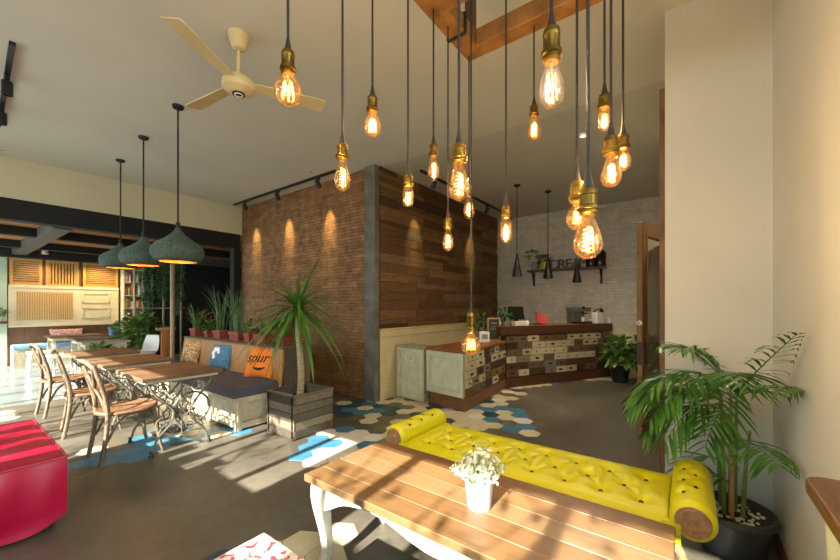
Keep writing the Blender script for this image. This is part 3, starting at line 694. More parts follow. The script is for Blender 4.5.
for sg, v0 in ((-1, YV0), (1, YV1)):
    # rolled end: S-profile in v-z, extruded along u
    cy, cz, rr = v0 + sg * .093, .475, .086
    prof = [(v0 - sg * .012, .455), (v0 + sg * .002, .475)] if False else []
    a0 = 200
    for k in range(27):
        a = R(205 - k * 13.0)         # from inner low side over the top and down outside, curling under
        prof.append((cy + sg * rr * math.cos(a), cz + rr * math.sin(a)))
    inn = [(cy + sg * (rr - .03) * math.cos(R(205 - k * 13.0)), cz + (rr - .03) * math.sin(R(205 - k * 13.0))) for k in range(27)]
    b = MB(); nu = 26
    abut = [(YU0 + .14, 62), (YU0 + .285, 62), (YU0 + .43, 62), (YU0 + .21, 100), (YU0 + .36, 100)]
    def arm(i, j, rr=rr, prof=prof, abut=abut, cy=cy, cz=cz, sg=sg):
        u = YU0 + (YU1 - YU0) * i; ang = 205 - j * 26 * 13.0
        eu = min(i, 1 - i) * (YU1 - YU0); r = rr
        if eu < .03: r -= .02 * (1 - math.sqrt(max(0, 1 - (1 - eu / .03) ** 2)))
        for (bu, ba) in abut:
            dd = (u - bu) ** 2 + (R(ang - (180 - ba)) * rr) ** 2
            r -= .02 * math.exp(-dd / .0007)
        return (u, cy + sg * r * math.cos(R(ang)), cz + r * math.sin(R(ang)))
    b.grid(arm, 44, 54)
    b.bx(YU0 + .004, YU1 - .004, min(v0 + sg * .05, v0 - sg * .02), max(v0 + sg * .05, v0 - sg * .02), .36, .45)
    ao = b.build('rolled_end', m_yellow, yb)
    for (bu, ba) in abut: MB().ball((bu, cy + sg * .071 * math.cos(R(180 - ba)), cz + .071 * math.sin(R(180 - ba))), .009).build('button', m_button, ao)
    # carved wooden scroll faces front and back
    for uu in (YU0 + .004, YU1 - .03):
        poly = [(cy + sg * .0675 * math.cos(R(a)), cz + .0675 * math.sin(R(a))) for a in range(0, 360, 15)]
        Tm = Matrix(((0, 0, 1, 0), (1, 0, 0, 0), (0, 1, 0, 0), (0, 0, 0, 1)))
        wb = MB().prism(poly, uu, uu + .026, 0, Tm)
        wb.tube([(uu - .001, cy + sg * r_ * math.cos(a_), cz + r_ * math.sin(a_)) for a_, r_ in [(q * .35, .062 - q * .0021) for q in range(26)]], .006, 6)
        lg = [(v0 - sg * .1, .4), (v0 + sg * .02, .41), (v0 + sg * .05, .4), (v0 + sg * .045, .34), (v0 + sg * .0, .3), (v0 - sg * .1, .33)]
        wb.prism(lg, uu, uu + .03, 0, Tm)
        wb.build('scroll_face', m_rawwood, ao)
MB().bx(YU0 + .02, YU1 - .02, YV0, YV1, .27, .34).build('frame', m_rawwood, yb, bevel=.006)
for u in (YU0 + .05, YU1 - .05):
    for v, sg in ((YV0 + .03, -1), (YV1 - .03, 1)):
        b = MB(); b.tube(smoothpath([(u, v, .32), (u, v + sg * .015, .24), (u, v + sg * .05, .1), (u, v + sg * .09, 0)], 4), [.036 - .0012 * i for i in range(13)], 4); b.build('leg', m_rawwood, yb, bevel=.004)

# ================================================================== RED BENCH, FLORAL STOOL, SIDE TABLE
rb = thing('red_bench', 'crimson vinyl covered low bench at the left edge of the photo', 'bench', (0, 3.8, 0))
x0, x1, y0, y1 = -.62, .515, -.64, .66
def redtop(i, j):
    x = x0 + (x1 - x0) * i; y = y0 + (y1 - y0) * j; e = min(x1 - x, y1 - y, y - y0, x - x0)
    return (x, y, .45 + .012 * math.sin(y * 9) * math.sin(x * 6 + 1) * min(1, e * 5) - (.01 * max(0, 1 - e / .03)))
b = MB().grid(redtop, 30, 36)
def skirt(P0, P1, bulge):
    P0, P1 = Vector(P0), Vector(P1); nrm = Vector((P1.y - P0.y, -(P1.x - P0.x), 0)).normalized()
    def fn(i, j):
        p = P0.lerp(P1, i); near = abs(P0.y - P1.y) < .01 and P0.y < 0; z = .44 - ((.425 - .09 * max(0, (i - .8) / .2) ** 2 if near else .345) + .006 * math.sin(i * 7)) * j
        o = (bulge * math.sin(PI * min(1, j * 1.15)) + .012 * math.sin(i * 19 + j * 3)) * min(1, 6 * i * (1 - i))
        q = p + nrm * o; return (q.x, q.y, z)
    return fn
for P0, P1 in (((x0, y0), (x1, y0)), ((x1, y0), (x1, y1)), ((x1, y1), (x0, y1)), ((x0, y1), (x0, y0))):
    b.grid(skirt((P0[0], P0[1], 0), (P1[0], P1[1], 0), .035), 26, 14)
b.build('cover', m_red, rb)
b = MB()
for P in ([(x1, y0, .446), (x1, y1, .446)], [(x0, y0, .446), (x1, y0, .446)]): b.tube(P, .007, 8)
b.build('piping', m_red, rb)
MB().bx(x0 + .03, x1 - .03, y0 + .03, y1 - .03, .1, .4).build('frame', m_dark, rb)
for x in (x0 + .08, x1 - .08):
    for y in (y0 + .08, y1 - .08): MB().lathe([(.025, .0), (.032, .12)], 12, (x, y, 0), caps=True).build('leg', m_irond, rb)

fs_ = thing('floral_stool', 'white stool with a red flower print top, at the bottom edge of the photo', 'stool', (.60, 1.2, 0))
def pad(hx_, hy_, z0, z1, rad=.025):
    m_ = MB(); prof = [(0, z0), (rad * .0, z1 - rad), (rad * .3, z1 - rad * .3), (rad, z1)]
    ring = lambda ins, z: [(-hx_ + ins, -hy_ + ins, z), (hx_ - ins, -hy_ + ins, z), (hx_ - ins, hy_ - ins, z), (-hx_ + ins, hy_ - ins, z)]
    vs = []; fs = []
    for ins, z in prof: vs += ring(ins, z)
    for i in range(len(prof) - 1):
        for j in range(4): fs.append((i * 4 + j, i * 4 + (j + 1) % 4, (i + 1) * 4 + (j + 1) % 4, (i + 1) * 4 + j))
    fs += [(3, 2, 1, 0), tuple(len(vs) - 4 + j for j in range(4))]
    return m_.add(vs, fs, 0, True)
pad(.24, .24, .4, .45, .015).build('seat', m_floral, fs_)
MB().bx(-.21, .21, -.21, .21, .34, .4).build('frame', m_whitewash, fs_, bevel=.005)
for sx in (-1, 1):
    for sy in (-1, 1): MB().tube([(sx * .19, sy * .19, .36), (sx * .2, sy * .2, 0)], [.024, .016], 8).build('leg', m_whitewash, fs_)

sd = thing('side_table', 'rounded brown wooden table end on a cream leg, against the right wall', 'table', (1.17, -.345, 0))
poly = []
x0, x1, y0, y1, rr = -.12, .37, -.072, .074, .055
for (cx, cy, a0) in ((x1 - rr, y1 - rr, 0), (x0 + rr, y1 - rr, 90), (x0 + rr, y0 + rr, 180), (x1 - rr, y0 + rr, 270)):
    poly += [(cx + rr * math.cos(R(a0 + q * 15)), cy + rr * math.sin(R(a0 + q * 15))) for q in range(7)]
MB().prism(poly, .865, .905).build('tabletop', m_sidew, sd, bevel=.006)
for x in (-.04, .26): MB().tube([(x, 0, .865), (x, 0, .45), (x, 0, 0)], [.05, .035, .03], 12).build('leg', m_pale, sd)

# ================================================================== PALM
pp = thing('potted_palm', 'tall feathery palm in a charcoal pot by the right wall corner', 'potted plant', (2.76, -.2, 0))
MB().lathe([(.0, 0), (.15, 0), (.155, .01), (.182, .19), (.2, .195), (.207, .21), (.2, .235), (.188, .235), (.178, .2), (.165, .19), (.0, .185)], 40).build('pot', m_pot, pp)
MB().lathe([(.0, .2), (.17, .197)], 24).build('soil', m_soil, pp)
b = MB()
for i in range(70):
    a = rnd(0, 2 * PI); r_ = rnd(.05, .15); b.ball((r_ * math.cos(a), r_ * math.sin(a), .205), rnd(.008, .014), n=6, k=4, sc=(1, 1, .6))
b.build('pebbles', m_pebble, pp)['kind'] = 'stuff'
canes = [(-.03, .03, .9, m_palmst), (.0, .0, .95, m_cane), (.04, -.02, .85, m_palmst), (-.02, -.05, .7, m_palmst), (.05, .04, .6, m_palmst), (-.06, .0, .55, m_cane)]
for (x, y, h, m_) in canes:
    MB().tube([(x, y, .19), (x * 1.3, y * 1.3, .19 + h * .5), (x * 1.6, y * 1.6, h)], [.012, .0095, .007], 8).build('cane', m_, pp)
def frond(base, az, length, lift, droop, nl, wl, ll):
    b = MB(); base = Vector(base); d = Vector((math.cos(az), math.sin(az), 0)); side = Vector((-d.y, d.x, 0))
    N = 16; pts = []
    for i in range(N + 1):
        t = i / N; pts.append(base + d * (length * t * (1 - .15 * t)) + Vector((0, 0, lift * t - droop * t * t)))
    b.tube(pts, [.0045 - .003 * i / N for i in range(N + 1)], 5)
    for k in range(nl):
        t = .22 + .76 * k / (nl - 1); i = min(N - 1, int(t * N)); p = pts[i].lerp(pts[i + 1], t * N - i); tan = (pts[i + 1] - pts[i]).normalized()
        up = side.cross(tan) * -1
        for sg in (-1, 1):
            l = ll * (math.sin(PI * (.18 + .72 * (k / (nl - 1)))) ** .8) * rnd(.85, 1.1)
            dirv = (side * sg * .7 + tan * rnd(.6, 1.0) + Vector((0, 0, rnd(-.15, .25)))).normalized()
            q = [p + dirv * l * s_ + Vector((0, 0, -l * .34 * s_ * s_)) for s_ in (0, .3, .6, .85, 1)]
            for p_ in q: p_.y = max(p_.y, -.19); p_.x = min(p_.x, .29)
            b.leaf(q, [wl * .35, wl, wl * .85, wl * .45, .0006], dirv.cross(Vector((0, 0, 1))), 0, .25)
    return b
rg = random.Random(11)
# azimuths in plan; image-left is +v-u, image-right is +u-v ; wall at v<-0.42, u>3.08
fr_spec = [((-.04, .03, .9), 140, .5, .3, .34), ((-.03, .05, .9), 106, .54, .3, .38), ((-.03, .0, .94), 172, .36, .34, .28), ((-.03, .04, .88), 128, .5, .22, .36), ((-.03, .04, .9), 98, .50, .34, .36), ((-.04, .05, .86), 115, .56, .26, .36), ((-.02, .03, .92), 128, .5, .40, .40), ((.02, .04, .88), 84, .48, .34, .34),
           ((-.04, .02, .92), 148, .42, .38, .36), ((-.05, .0, .88), 166, .44, .26, .34), ((.0, .0, .96), 60, .28, .36, .2), ((-.02, -.02, .9), 196, .66, .48, .10), ((-.03, -.02, .88), 198, .64, .30, .14),
           ((-.02, .0, .94), 186, .46, .36, .28), ((-.02, .02, .96), 138, .36, .46, .26), ((.0, .02, .96), 106, .36, .46, .26), ((.0, .03, .84), 92, .58, .22, .34), ((-.04, .02, .82), 138, .5, .18, .36), ((-.03, .04, .8), 110, .46, .16, .34), ((-.05, .0, .8), 158, .4, .16, .3),
           ((-.06, -.02, .66), 194, .5, .12, .10), ((-.02, .05, .5), 118, .26, .12, .2), ((-.05, -.01, .38), 100, .22, .14, .08)]
for (bs, az, ln, lf, dp) in fr_spec:
    frond(bs, R(az), ln, lf, dp, 11, .0098, .23).build('frond', m_palm, pp)

# ================================================================== PLANTER WITH DRACAENA
pl = thing('wooden_planter', 'square dark weathered plank planter box with a spiky dracaena in it', 'potted plant', (2.49, 3.53, 0))
b = MB(); hw = .255; nb = 5
for i in range(nb):
    z0 = .012 + i * .44 / nb; z1 = .012 + (i + 1) * .44 / nb - .006
    b.bx(-hw, -hw + .022, -hw, hw, z0, z1).bx(hw - .022, hw, -hw, hw, z0, z1).bx(-hw + .022, hw - .022, -hw, -hw + .022, z0, z1).bx(-hw + .022, hw - .022, hw - .022, hw, z0, z1)
b.build('boards', m_planter, pl, bevel=.002)
b = MB()
for sx in (-1, 1):
    for sy in (-1, 1): b = MB(); b.bx(min(sx * hw, sx * (hw - .05)), max(sx * hw, sx * (hw - .05)), min(sy * (hw - .022), sy * (hw - .05)), max(sy * (hw - .022), sy * (hw - .05)), 0, .45); b.build('corner_post', m_planter, pl)
b = MB().bx(-hw - .006, hw + .006, -hw - .006, -hw + .03, .452, .468).bx(-hw - .006, hw + .006, hw - .03, hw + .006, .452, .468).bx(-hw - .006, -hw + .03, -hw + .03, hw - .03, .452, .468).bx(hw - .03, hw + .006, -hw + .03, hw - .03, .452, .468)
b.build('rim', m_planter, pl, bevel=.002)
MB().bx(-hw + .022, hw - .022, -hw + .022, hw - .022, .2, .36).build('soil', m_soil, pl)
tk = [(0, .01, .35), (.012, .0, .6), (.0, .01, .9), (-.012, .03, 1.15), (-.01, .03, 1.34)]
MB().tube(smoothpath(tk, 5), [.04 - .0007 * i for i in range(21)], 12).build('trunk', m_trunk, pl)
b = MB(); rg = random.Random(5)
for i in range(84):
    az = i * 2.39996 + rg.uniform(-.2, .2); k = i / 83; el = R(68 - 88 * k ** .8 + rg.uniform(-8, 8)); ln = rg.uniform(.52, .78); dr_ = rg.uniform(.2, .5) * (.6 + .8 * k)
    d = Vector((math.cos(az) * math.cos(el), math.sin(az) * math.cos(el), math.sin(el))); o = Vector((-.01, .03, 1.33 + .08 * (1 - k)))
    q = [o + d * ln * t + Vector((0, 0, -dr_ * t * t)) for t in (0, .15, .35, .55, .75, .9, 1)]
    b.leaf(q, [.012, .018, .019, .016, .011, .007, .0006], (-math.sin(az), math.cos(az), 0), 0, .3)
b.build('leaf_crown', m_drac, pl)

# ================================================================== BANQUETTE
bq = thing('banquette', 'built-in cream banquette with honey plank back and plant ledge, along the brick wall', 'bench seat', (0, 0, 0))
b = MB().bx(2.04, 2.56, 4.06, 6.9, .03, .37)
b.build('base', m_benchw, bq)
b = MB()
for v in (4.04, 4.72, 5.45, 6.18, 6.86): b.bx(2.015, 2.045, v - .035, v + .035, 0, .37)
b.bx(2.018, 2.045, 4.04, 6.9, .31, .37).bx(2.018, 2.045, 4.04, 6.9, .03, .1)
for (u0_, u1_) in ((2.018, 2.08), (2.46, 2.53)): b.bx(u0_, u1_, 4.02, 4.065, 0, .37)
b.bx(2.018, 2.53, 4.022, 4.065, .31, .37).bx(2.018, 2.53, 4.022, 4.065, .02, .09)
b.build('panel_frame', m_benchw, bq, bevel=.005)
b = MB(); v = 4.04
while v < 6.88:
    T = Matrix.Translation((2.56, v + .045, .63)) @ Matrix.Rotation(R(7), 4, 'Y')
    b.add(*(lambda q: (q.v, q.f))(MB().box((0, 0, 0), (.022, .088, .5))), 0, False, T); v += .09
b.build('backrest', m_backw, bq)
MB().add([(2.53, 4.02, .38), (2.565, 4.02, .38), (2.615, 4.02, .88), (2.58, 4.02, .88), (2.53, 4.04, .38), (2.565, 4.04, .38), (2.615, 4.04, .88), (2.58, 4.04, .88)], [(0, 1, 2, 3), (7, 6, 5, 4), (0, 4, 5, 1), (1, 5, 6, 2), (2, 6, 7, 3), (3, 7, 4, 0)], 0, False).build('back_edge', m_slat, bq)
b = MB(); u = 2.6
while u < 2.92: b.bx(u, u + .075, 4.02, 4.045, 0, .86); u += .078
b.build('end_boards', m_greyb, bq)
MB().bx(2.57, 2.95, 4.01, 6.92, .86, .885).build('ledge', m_greyb, bq, bevel=.004)
for i, (v0, v1, lab) in enumerate(((4.03, 4.97, 'slate grey seat cushion at the near end of the banquette, under the orange pillow'), (4.99, 5.93, 'slate grey seat cushion in the middle of the banquette'), (5.95, 6.88, 'slate grey seat cushion at the far end of the banquette'))):
    t = thing('seat_cushion', lab, 'cushion', (2.265, (v0 + v1) / 2, .37), 0, 'seat cushions on the banquette')
    hy = (v1 - v0) / 2
    b = MB()
    def cus(i_, j_, hy=hy, hx_=.275):
        a = [0, .0, .02, .06]
        x = -hx_ + 2 * hx_ * i_; y = -hy + 2 * hy * j_; e = min(hx_ - abs(x), hy - abs(y))
        return (x, y, .118 + .014 * min(1, e / .12) - .03 * max(0, 1 - e / .025) ** 2)
    b.grid(cus, 24, 36); c2 = pad(.275, hy, .0, .09, .004); b.add(c2.v, c2.f, 0, False)
    b.build('cover', m_cush, t)
    b = MB()
    for P in ([(-.275, -hy, .089), (.275, -hy, .089)], [(-.275, -hy, .089), (-.275, hy, .089)]): b.tube(P, .006, 6)
    b.build('piping', m_cush, t)
    if i == 0:
        b = MB()
        for k in range(4): b.bx(-.283, -.2, hy - .07 - k * .055, hy - .045 - k * .055, .01, .1)
        b.build('stripes', m_stripe, t)
def pillow(w, h, th, name, mat, label, loc, rz, tilt, roll=0):
    t = thing(name, label, 'pillow', loc, rz)
    T = Matrix.Rotation(tilt, 4, 'X') @ Matrix.Rotation(roll, 4, 'Y') @ Matrix.Translation((0, 0, h / 2))
    b = MB(T)
    for sg in (1, -1):
        def fn(i, j, sg=sg):
            x, y = 2 * i - 1, 2 * j - 1; ex = (1 - x * x) * (1 - y * y)
            px_ = x * (1 - .06 * (1 - y * y)); pz = y * (1 - .06 * (1 - x * x))
            q = (px_ * w / 2, -sg * th / 2 * (max(0, ex)) ** .42, pz * h / 2)
            return q
        b.grid(fn if sg == 1 else (lambda i, j, f=fn: f(1 - i, j)), 20, 20)
    c = b.build('cover', mat, t); return t, c, T
# facing -u/-v (local -y points out of the seat): rz turns local -y toward camera
t, c, T = pillow(.42, .40, .13, 'orange_pillow', m_orange, 'bright orange pillow with black lettering and a curved black mark, on the grey cushion', (2.44, 4.36, .497), R(-70), R(-22))
RX = Matrix.Rotation(PI / 2, 4, 'X')
to = text_mesh('lettering', 'spur', .18, .004, m_ink, c, Matrix.Translation((-.02, 0, .04)) @ RX, shear=.25)
def psurf(x, z, w=.42, h=.40, th=.13): return -th / 2 * max(0, (1 - (2 * x / w) ** 2) * (1 - (2 * z / h) ** 2)) ** .42
for v_ in to.data.vertices: v_.co.y = psurf(v_.co.x, v_.co.z) + (-.004 if v_.co.y < 0 else .002)
to.data.transform(T)
MB(T).tube([(x, psurf(x, -.1 + 3.2 * (x - .03) ** 2) - .0, -.1 + 3.2 * (x - .03) ** 2) for x in [-.06 + .012 * k for k in range(16)]], [.004 + .014 * math.sin(PI * k / 15) for k in range(16)], 6).build('curved_mark', m_ink, c)
t, c, T = pillow(.40, .36, .12, 'blue_pillow', m_blue, 'blue pillow with a white flower blot, standing against the plank back', (2.45, 5.42, .497), R(-75), R(-16))
b = MB(T)
for q_ in range(6): b.ball((-.05 + .05 * math.cos(q_ * 1.047), -.054, .04 + .06 * math.sin(q_ * 1.047)), .034, 0, 12, 6, (1, .16, 1))
b.build('flower_print', m_wht, c)
pillow(.42, .36, .12, 'patterned_pillow', m_beige, 'beige and brown patterned pillow at the far end of the banquette', (2.45, 6.42, .497), R(-78), R(-16))

# plants on the ledge
def reeds(b, n, h, sp, w, lean=.25, seed=1):
    g = random.Random(seed)
    for i in range(n):
        a = g.uniform(0, 2 * PI); r_ = g.uniform(0, sp); hh = h * g.uniform(.6, 1.05); ln = lean * g.uniform(.2, 1.2)
        o = Vector((math.cos(a) * r_, math.sin(a) * r_, .1)); d = Vector((math.cos(a), math.sin(a), 0))
        q = [o + d * ln * hh * t ** 2.2 + Vector((0, 0, hh * t * (1 - .3 * ln * t * t))) for t in (0, .25, .5, .75, .9, 1)]
        b.leaf(q, [w, w * 1.1, w, w * .8, w * .45, .0005], (-d.y, d.x, 0), 0, .3)
def bushy(b, n, c, rad, lw, ll, seed=1, mat=0):
    g = random.Random(seed)
    for i in range(n):
        a = g.uniform(0, 2 * PI); z = g.uniform(-.7, 1); s_ = math.sqrt(max(0, 1 - z * z)); k = g.uniform(.35, 1)
        o = Vector(c) + Vector((math.cos(a) * s_ * rad[0], math.sin(a) * s_ * rad[1], z * rad[2])) * k
        d = Vector((math.cos(a) * s_ + g.uniform(-.4, .4), math.sin(a) * s_ + g.uniform(-.4, .4), z * .6 + g.uniform(-.4, .5))).normalized()
        q = [o + d * ll * t + Vector((0, 0, -ll * .25 * t * t)) for t in (0, .35, .7, 1)]
        b.leaf(q, [lw * .3, lw, lw * .75, .0006], d.cross(Vector((g.uniform(-.3, .3), g.uniform(-.3, .3), 1))), mat, .2)
def trough(px, L, kind, label, w=.16, h=.13, du=0, seed=1):
    u = 2.75 + du; v = on_u(px, u)[1]
    t = thing('terracotta_pot', label, 'potted plant', (u, v, .885), PI / 2, 'terracotta pots on the banquette ledge')
    b = pad(L / 2 - .012, w / 2 - .012, 0, h * .62, .0); c2 = pad(L / 2, w / 2, h * .62, h, .0); b.add(c2.v, c2.f, 0, False)
    b.sm = [False] * len(b.sm)
    b.build('pot', m_terra, t, bevel=.004)
    g = MB()
    if kind == 'reeds': reeds(g, 30, .78, L * .36, .007, .42, seed)
    elif kind == 'grass': reeds(g, 60, .5, L * .3, .006, .8, seed)
    elif kind == 'trail': bushy(g, 60, (0, 0, h + .08), (L * .5, .1, .12), .018, .08, seed)
    elif kind == 'sword': reeds(g, 4, .42, .03, .016, .5, seed); bushy(g, 30, (0, 0, h + .05), (L * .4, .08, .07), .016, .07, seed)
    elif kind == 'herb': bushy(g, 70, (0, 0, h + .07), (L * .5, .09, .1), .022, .07, seed)
    g.build('foliage', {'reeds': m_grass, 'grass': m_grass, 'trail': m_leafm, 'sword': m_grass, 'herb': m_leafm}[kind], t)
trough(197, .22, 'grass', 'terracotta pot of arching grass, leftmost on the ledge', seed=1)
trough(210, .14, 'herb', 'small terracotta pot of low leaves, second on the ledge', h=.1, seed=2)
trough(221, .24, 'reeds', 'terracotta trough with the tallest upright reeds', seed=3)
trough(238, .30, 'reeds', 'ribbed terracotta trough with tall reeds before the dark doorway edge', seed=4)
trough(251, .16, 'trail', 'terracotta pot of bushy leaves beside the brick wall', seed=5)
trough(264, .30, 'sword', 'long terracotta trough with one pale sword leaf', seed=6)
trough(285, .16, 'herb', 'terracotta pot of round leaves at the right end of the ledge', seed=7)
sp_ = thing('red_flower_plant', 'small plant with red flowers behind the leftmost ledge pot', 'potted plant', (2.88, 6.74, .885))
MB().lathe([(.0, 0), (.045, 0), (.06, .1), (.055, .1), (.0, .09)], 16).build('pot', m_terra, sp_)
b = MB(); bushy(b, 60, (0, 0, .22), (.16, .16, .16), .014, .08, 9); b.build('foliage', m_leafd, sp_)
b = MB()
for i in range(14): b.ball((rnd(-.15, .15), rnd(-.15, .15), rnd(.26, .4)), .014, n=6, k=4)
b.build('blossoms', bookm['red'], sp_)

# ================================================================== SEWING TABLES AND CHAIRS
def spiral(c, r0, r1, a0, turns, n, plane, y):
    o = []
    for i in range(n + 1):
        t = i / n; r_ = r0 + (r1 - r0) * t; a = a0 + turns * 2 * PI * t
        o.append((c[0] + r_ * math.cos(a), y, c[1] + r_ * math.sin(a)) if plane == 'xz' else (y, c[0] + r_ * math.cos(a), c[1] + r_ * math.sin(a)))
    return o
def sewing(loc, label):
    t = thing('sewing_table', label, 'table', loc, 0, 'plank tables on sewing machine stands')
    hx_, hy = .345, .39
    b = MB(); n = 6; w = 2 * hy / n
    for i in range(n): b.bx(-hx_, hx_, -hy + i * w + .001, -hy + (i + 1) * w - .001, .715, .75)
    b.build('tabletop', m_sewtop, t, bevel=.003)
    MB().bx(-hx_ + .03, hx_ - .03, -hy + .03, hy - .03, .69, .715).build('apron', m_benchw, t)
    for sg in (-1, 1):
        y = sg * .3; b = MB(); r_ = .0115
        for s in (-1, 1):
            b.tube(smoothpath([(s * .27, y, .69), (s * .24, y, .6), (s * .13, y, .47), (s * .07, y, .38), (s * .1, y, .27), (s * .2, y, .16), (s * .235, y, .06), (s * .25, y, .03)], 5), r_, 7)
            b.tube(spiral((s * .15, .6), .07, .012, PI / 2 * (1 - s), s * 1.4, 26, 'xz', y), .007, 6)
            b.tube(spiral((s * .17, .3), .06, .012, PI / 2 * (1 + s), s * 1.4, 24, 'xz', y), .007, 6)
            b.tube(spiral((s * .06, .53), .05, .01, PI * .5, -s * 1.3, 24, 'xz', y), .006, 6)
            b.tube(spiral((s * .06, .22), .05, .01, -PI * .5, s * 1.3, 24, 'xz', y), .006, 6)
            b.tube(arc((s * .0, y, .14), .2, PI * .5 - s * .2, PI * .5 - s * 1.3, 12), .007, 6)
        b.tube([(-.27, y, .685), (.27, y, .685)], r_, 7); b.tube([(-.2, y, .16), (.2, y, .16)], .009, 7)
        b.tube(arc((0, y, .4), .075, 0, 2 * PI, 22)[:-1], .008, 6, closed=True)
        for k in range(6): b.tube([(0, y, .4), (.07 * math.cos(k * PI / 3), y, .4 + .07 * math.sin(k * PI / 3))], .005, 5)
        b.tube([(0, y, .475), (0, y, .685)], .007, 6); b.tube([(0, y, .325), (0, y, .16)], .007, 6)
        sf = b.build('side_frame', m_iron, t)
        for s in (-1, 1): MB().lathe([(.0, 0), (.02, 0), (.022, .012), (.014, .03), (.012, .06), (.0, .06)], 10, (s * .25, y, 0)).build('foot', m_irond, sf)
    b = MB()
    for (z0, z1) in ((.62, .2), (.2, .62)): b.tube([(.02, -.3, z0), (.02, .3, z1)], .009, 7)
    for k in range(5): b.tube(spiral((-.2 + .1 * k, .41), .055, .01, k, 1.5, 22, 'yz', .02), .006, 6)
    b.tube([(0, -.3, .12), (0, .3, .12)], .012, 8); b.build('cross_brace', m_iron, t)
    b = MB(); cw = (.12, -.22, .36)
    b.tube(arc(cw, .165, 0, 2 * PI, 32)[:-1], .011, 8, closed=True)
    for k in range(6): b.tube([cw, (cw[0] + .16 * math.cos(k * PI / 3), cw[1], cw[2] + .16 * math.sin(k * PI / 3))], .006, 6)
    b.tube([(.12, -.26, .36), (.12, -.18, .36)], .018, 10); b.build('flywheel', m_iron, t)
    b = MB()
    for k in range(7): b.box((-.02, -.12 + k * .04, .11), (.24, .012, .012))
    for x in (-.14, .1): b.box((x, 0, .11), (.014, .28, .016))
    for k in range(3): b.tube(spiral((-.02, .0), .09, .02, k * 2, 1.2, 20, 'xz', 0)[:1] + [(-.02 + .02 * k, .1, .11)], .004, 5)
    b.build('treadle', m_iron, t)
    return t
st1 = sewing((1.46, 4.28, 0), 'plank-topped sewing machine table nearest the planter')
dup(st1, (1.46, 5.52, 0), 0, 'plank-topped sewing machine table, second along the banquette')
dup(st1, (1.46, 6.75, 0), 0, 'plank-topped sewing machine table farthest along the banquette')

def chair(loc, rz, label):   # faces +x
    t = thing('bentwood_chair', label, 'chair', loc, rz, 'rustic bentwood chairs along the sewing tables')
    # seat
    def seatp(i, j):
        a = 2 * PI * i; rx, ry = .215, .205; e = 2.6
        c_, s_ = math.cos(a), math.sin(a); k = (abs(c_) ** e + abs(s_) ** e) ** (-1 / e)
        w = 1 + .1 * c_
        return (rx * k * c_ * j + .0, ry * w * k * s_ * j, .455 - .014 * (1 - j * j) + .012 * max(0, c_) * j)
    b = MB(); b.grid(lambda i, j: seatp(1 - i, j), 40, 8)
    rim = [seatp(i / 40, 1) for i in range(40)]
    b.tube([(x, y, z - .014) for x, y, z in rim], .018, 8, closed=True)
    b.build('seat', m_bentd, t)
    for s in (-1, 1):
        MB().tube(smoothpath([(.16, s * .15, .44), (.185, s * .165, .3), (.205, s * .18, .12), (.235, s * .19, 0)], 5), [.019 - .0004 * i for i in range(16)], 9).build('leg', m_bent, t)
        MB().tube(smoothpath([(-.235, s * .175, 0), (-.2, s * .17, .2), (-.18, s * .165, .42), (-.195, s * .17, .58), (-.235, s * .175, .74), (-.275, s * .165, .88)], 5), [.018] * 8 + [.019] * 10 + [.018 - .0003 * i for i in range(8)], 9).build('leg', m_bent, t)
        MB().tube(smoothpath([(.19, s * .17, .2), (.15, s * .165, .34), (.02, s * .16, .415), (-.1, s * .16, .36), (-.185, s * .165, .2)], 6), .011, 8).build('bent_brace', m_bent, t)
    MB().tube(smoothpath([(.195, -.17, .2), (.17, -.1, .36), (.165, 0, .42), (.17, .1, .36), (.195, .17, .2)], 6), .011, 8).build('bent_brace', m_bent, t)
    MB().tube(smoothpath([(-.27, -.165, .86), (-.30, -.1, .905), (-.305, 0, .915), (-.30, .1, .905), (-.27, .165, .86)], 6), .02, 9).build('top_rail', m_bent, t)
    b = MB()
    for s in (-1, 1):
        b.tube(smoothpath([(-.19, s * .15, .47), (-.205, s * .07, .58), (-.235, -s * .02, .69), (-.275, -s * .13, .86)], 6), .013, 8)
        b.tube(smoothpath([(-.24, s * .165, .74), (-.25, s * .09, .8), (-.262, 0, .81)], 5), .01, 7)
    b.build('cross_back', m_bent, t)
    return t
ch = chair((1.1, 4.27, 0), R(2), 'rustic bentwood chair nearest the red bench, in front of the first sewing table')
dup(ch, (1.08, 5.42, 0), R(-6), 'rustic bentwood chair in the middle of the row of three')
dup(ch, (1.06, 6.62, 0), R(5), 'rustic bentwood chair farthest back in the row of three')

# ================================================================== FAR (LEFT) ROOM
pw = thing('shutter_panel', 'warm white wall panel of old doors and shutters at the far left', 'wall panel', (0, 12.7, 0))
MB().bx(1.07, 3.09, -.03, .02, .93, 1.86).bx(1.07, 3.1, -.05, .02, .9, .96).bx(1.07, 3.1, -.05, .02, 1.83, 1.9).build('panel', m_panel, pw, bevel=.004)
for i, (x0, x1) in enumerate(((1.09, 1.62), (1.68, 2.28), (2.36, 3.08))):
    b = MB().bx(x0, x1, -.04, .02, 1.9, 1.95).bx(x0, x1, -.04, .02, 2.47, 2.53).bx(x0, x0 + .05, -.04, .02, 1.95, 2.47).bx(x1 - .05, x1, -.04, .02, 1.95, 2.47)
    n = 9
    if i == 1:
        for k in range(n): x = x0 + .07 + k * (x1 - x0 - .14) / (n - 1); b.bx(x - .018, x + .018, -.03, .0, 1.95, 2.47)
    else:
        for k in range(10): z = 1.97 + k * .052; b.box(((x0 + x1) / 2, -.01, z), (x1 - x0 - .1, .012, .034), 0, 0, Matrix.Rotation(R(25), 4, 'X'))
    sh = b.build('shutter', m_slat, pw)
    MB().bx(x0 + .04, x1 - .04, .0, .018, 1.93, 2.5).build('shutter_back', m_counter, sh)
b = MB()
for k in range(24): x = 1.2 + k * .041; b.bx(x, x + .02, -.045, -.02, 1.06, 1.74)
b.build('louvre', m_slat, pw)
b = MB()
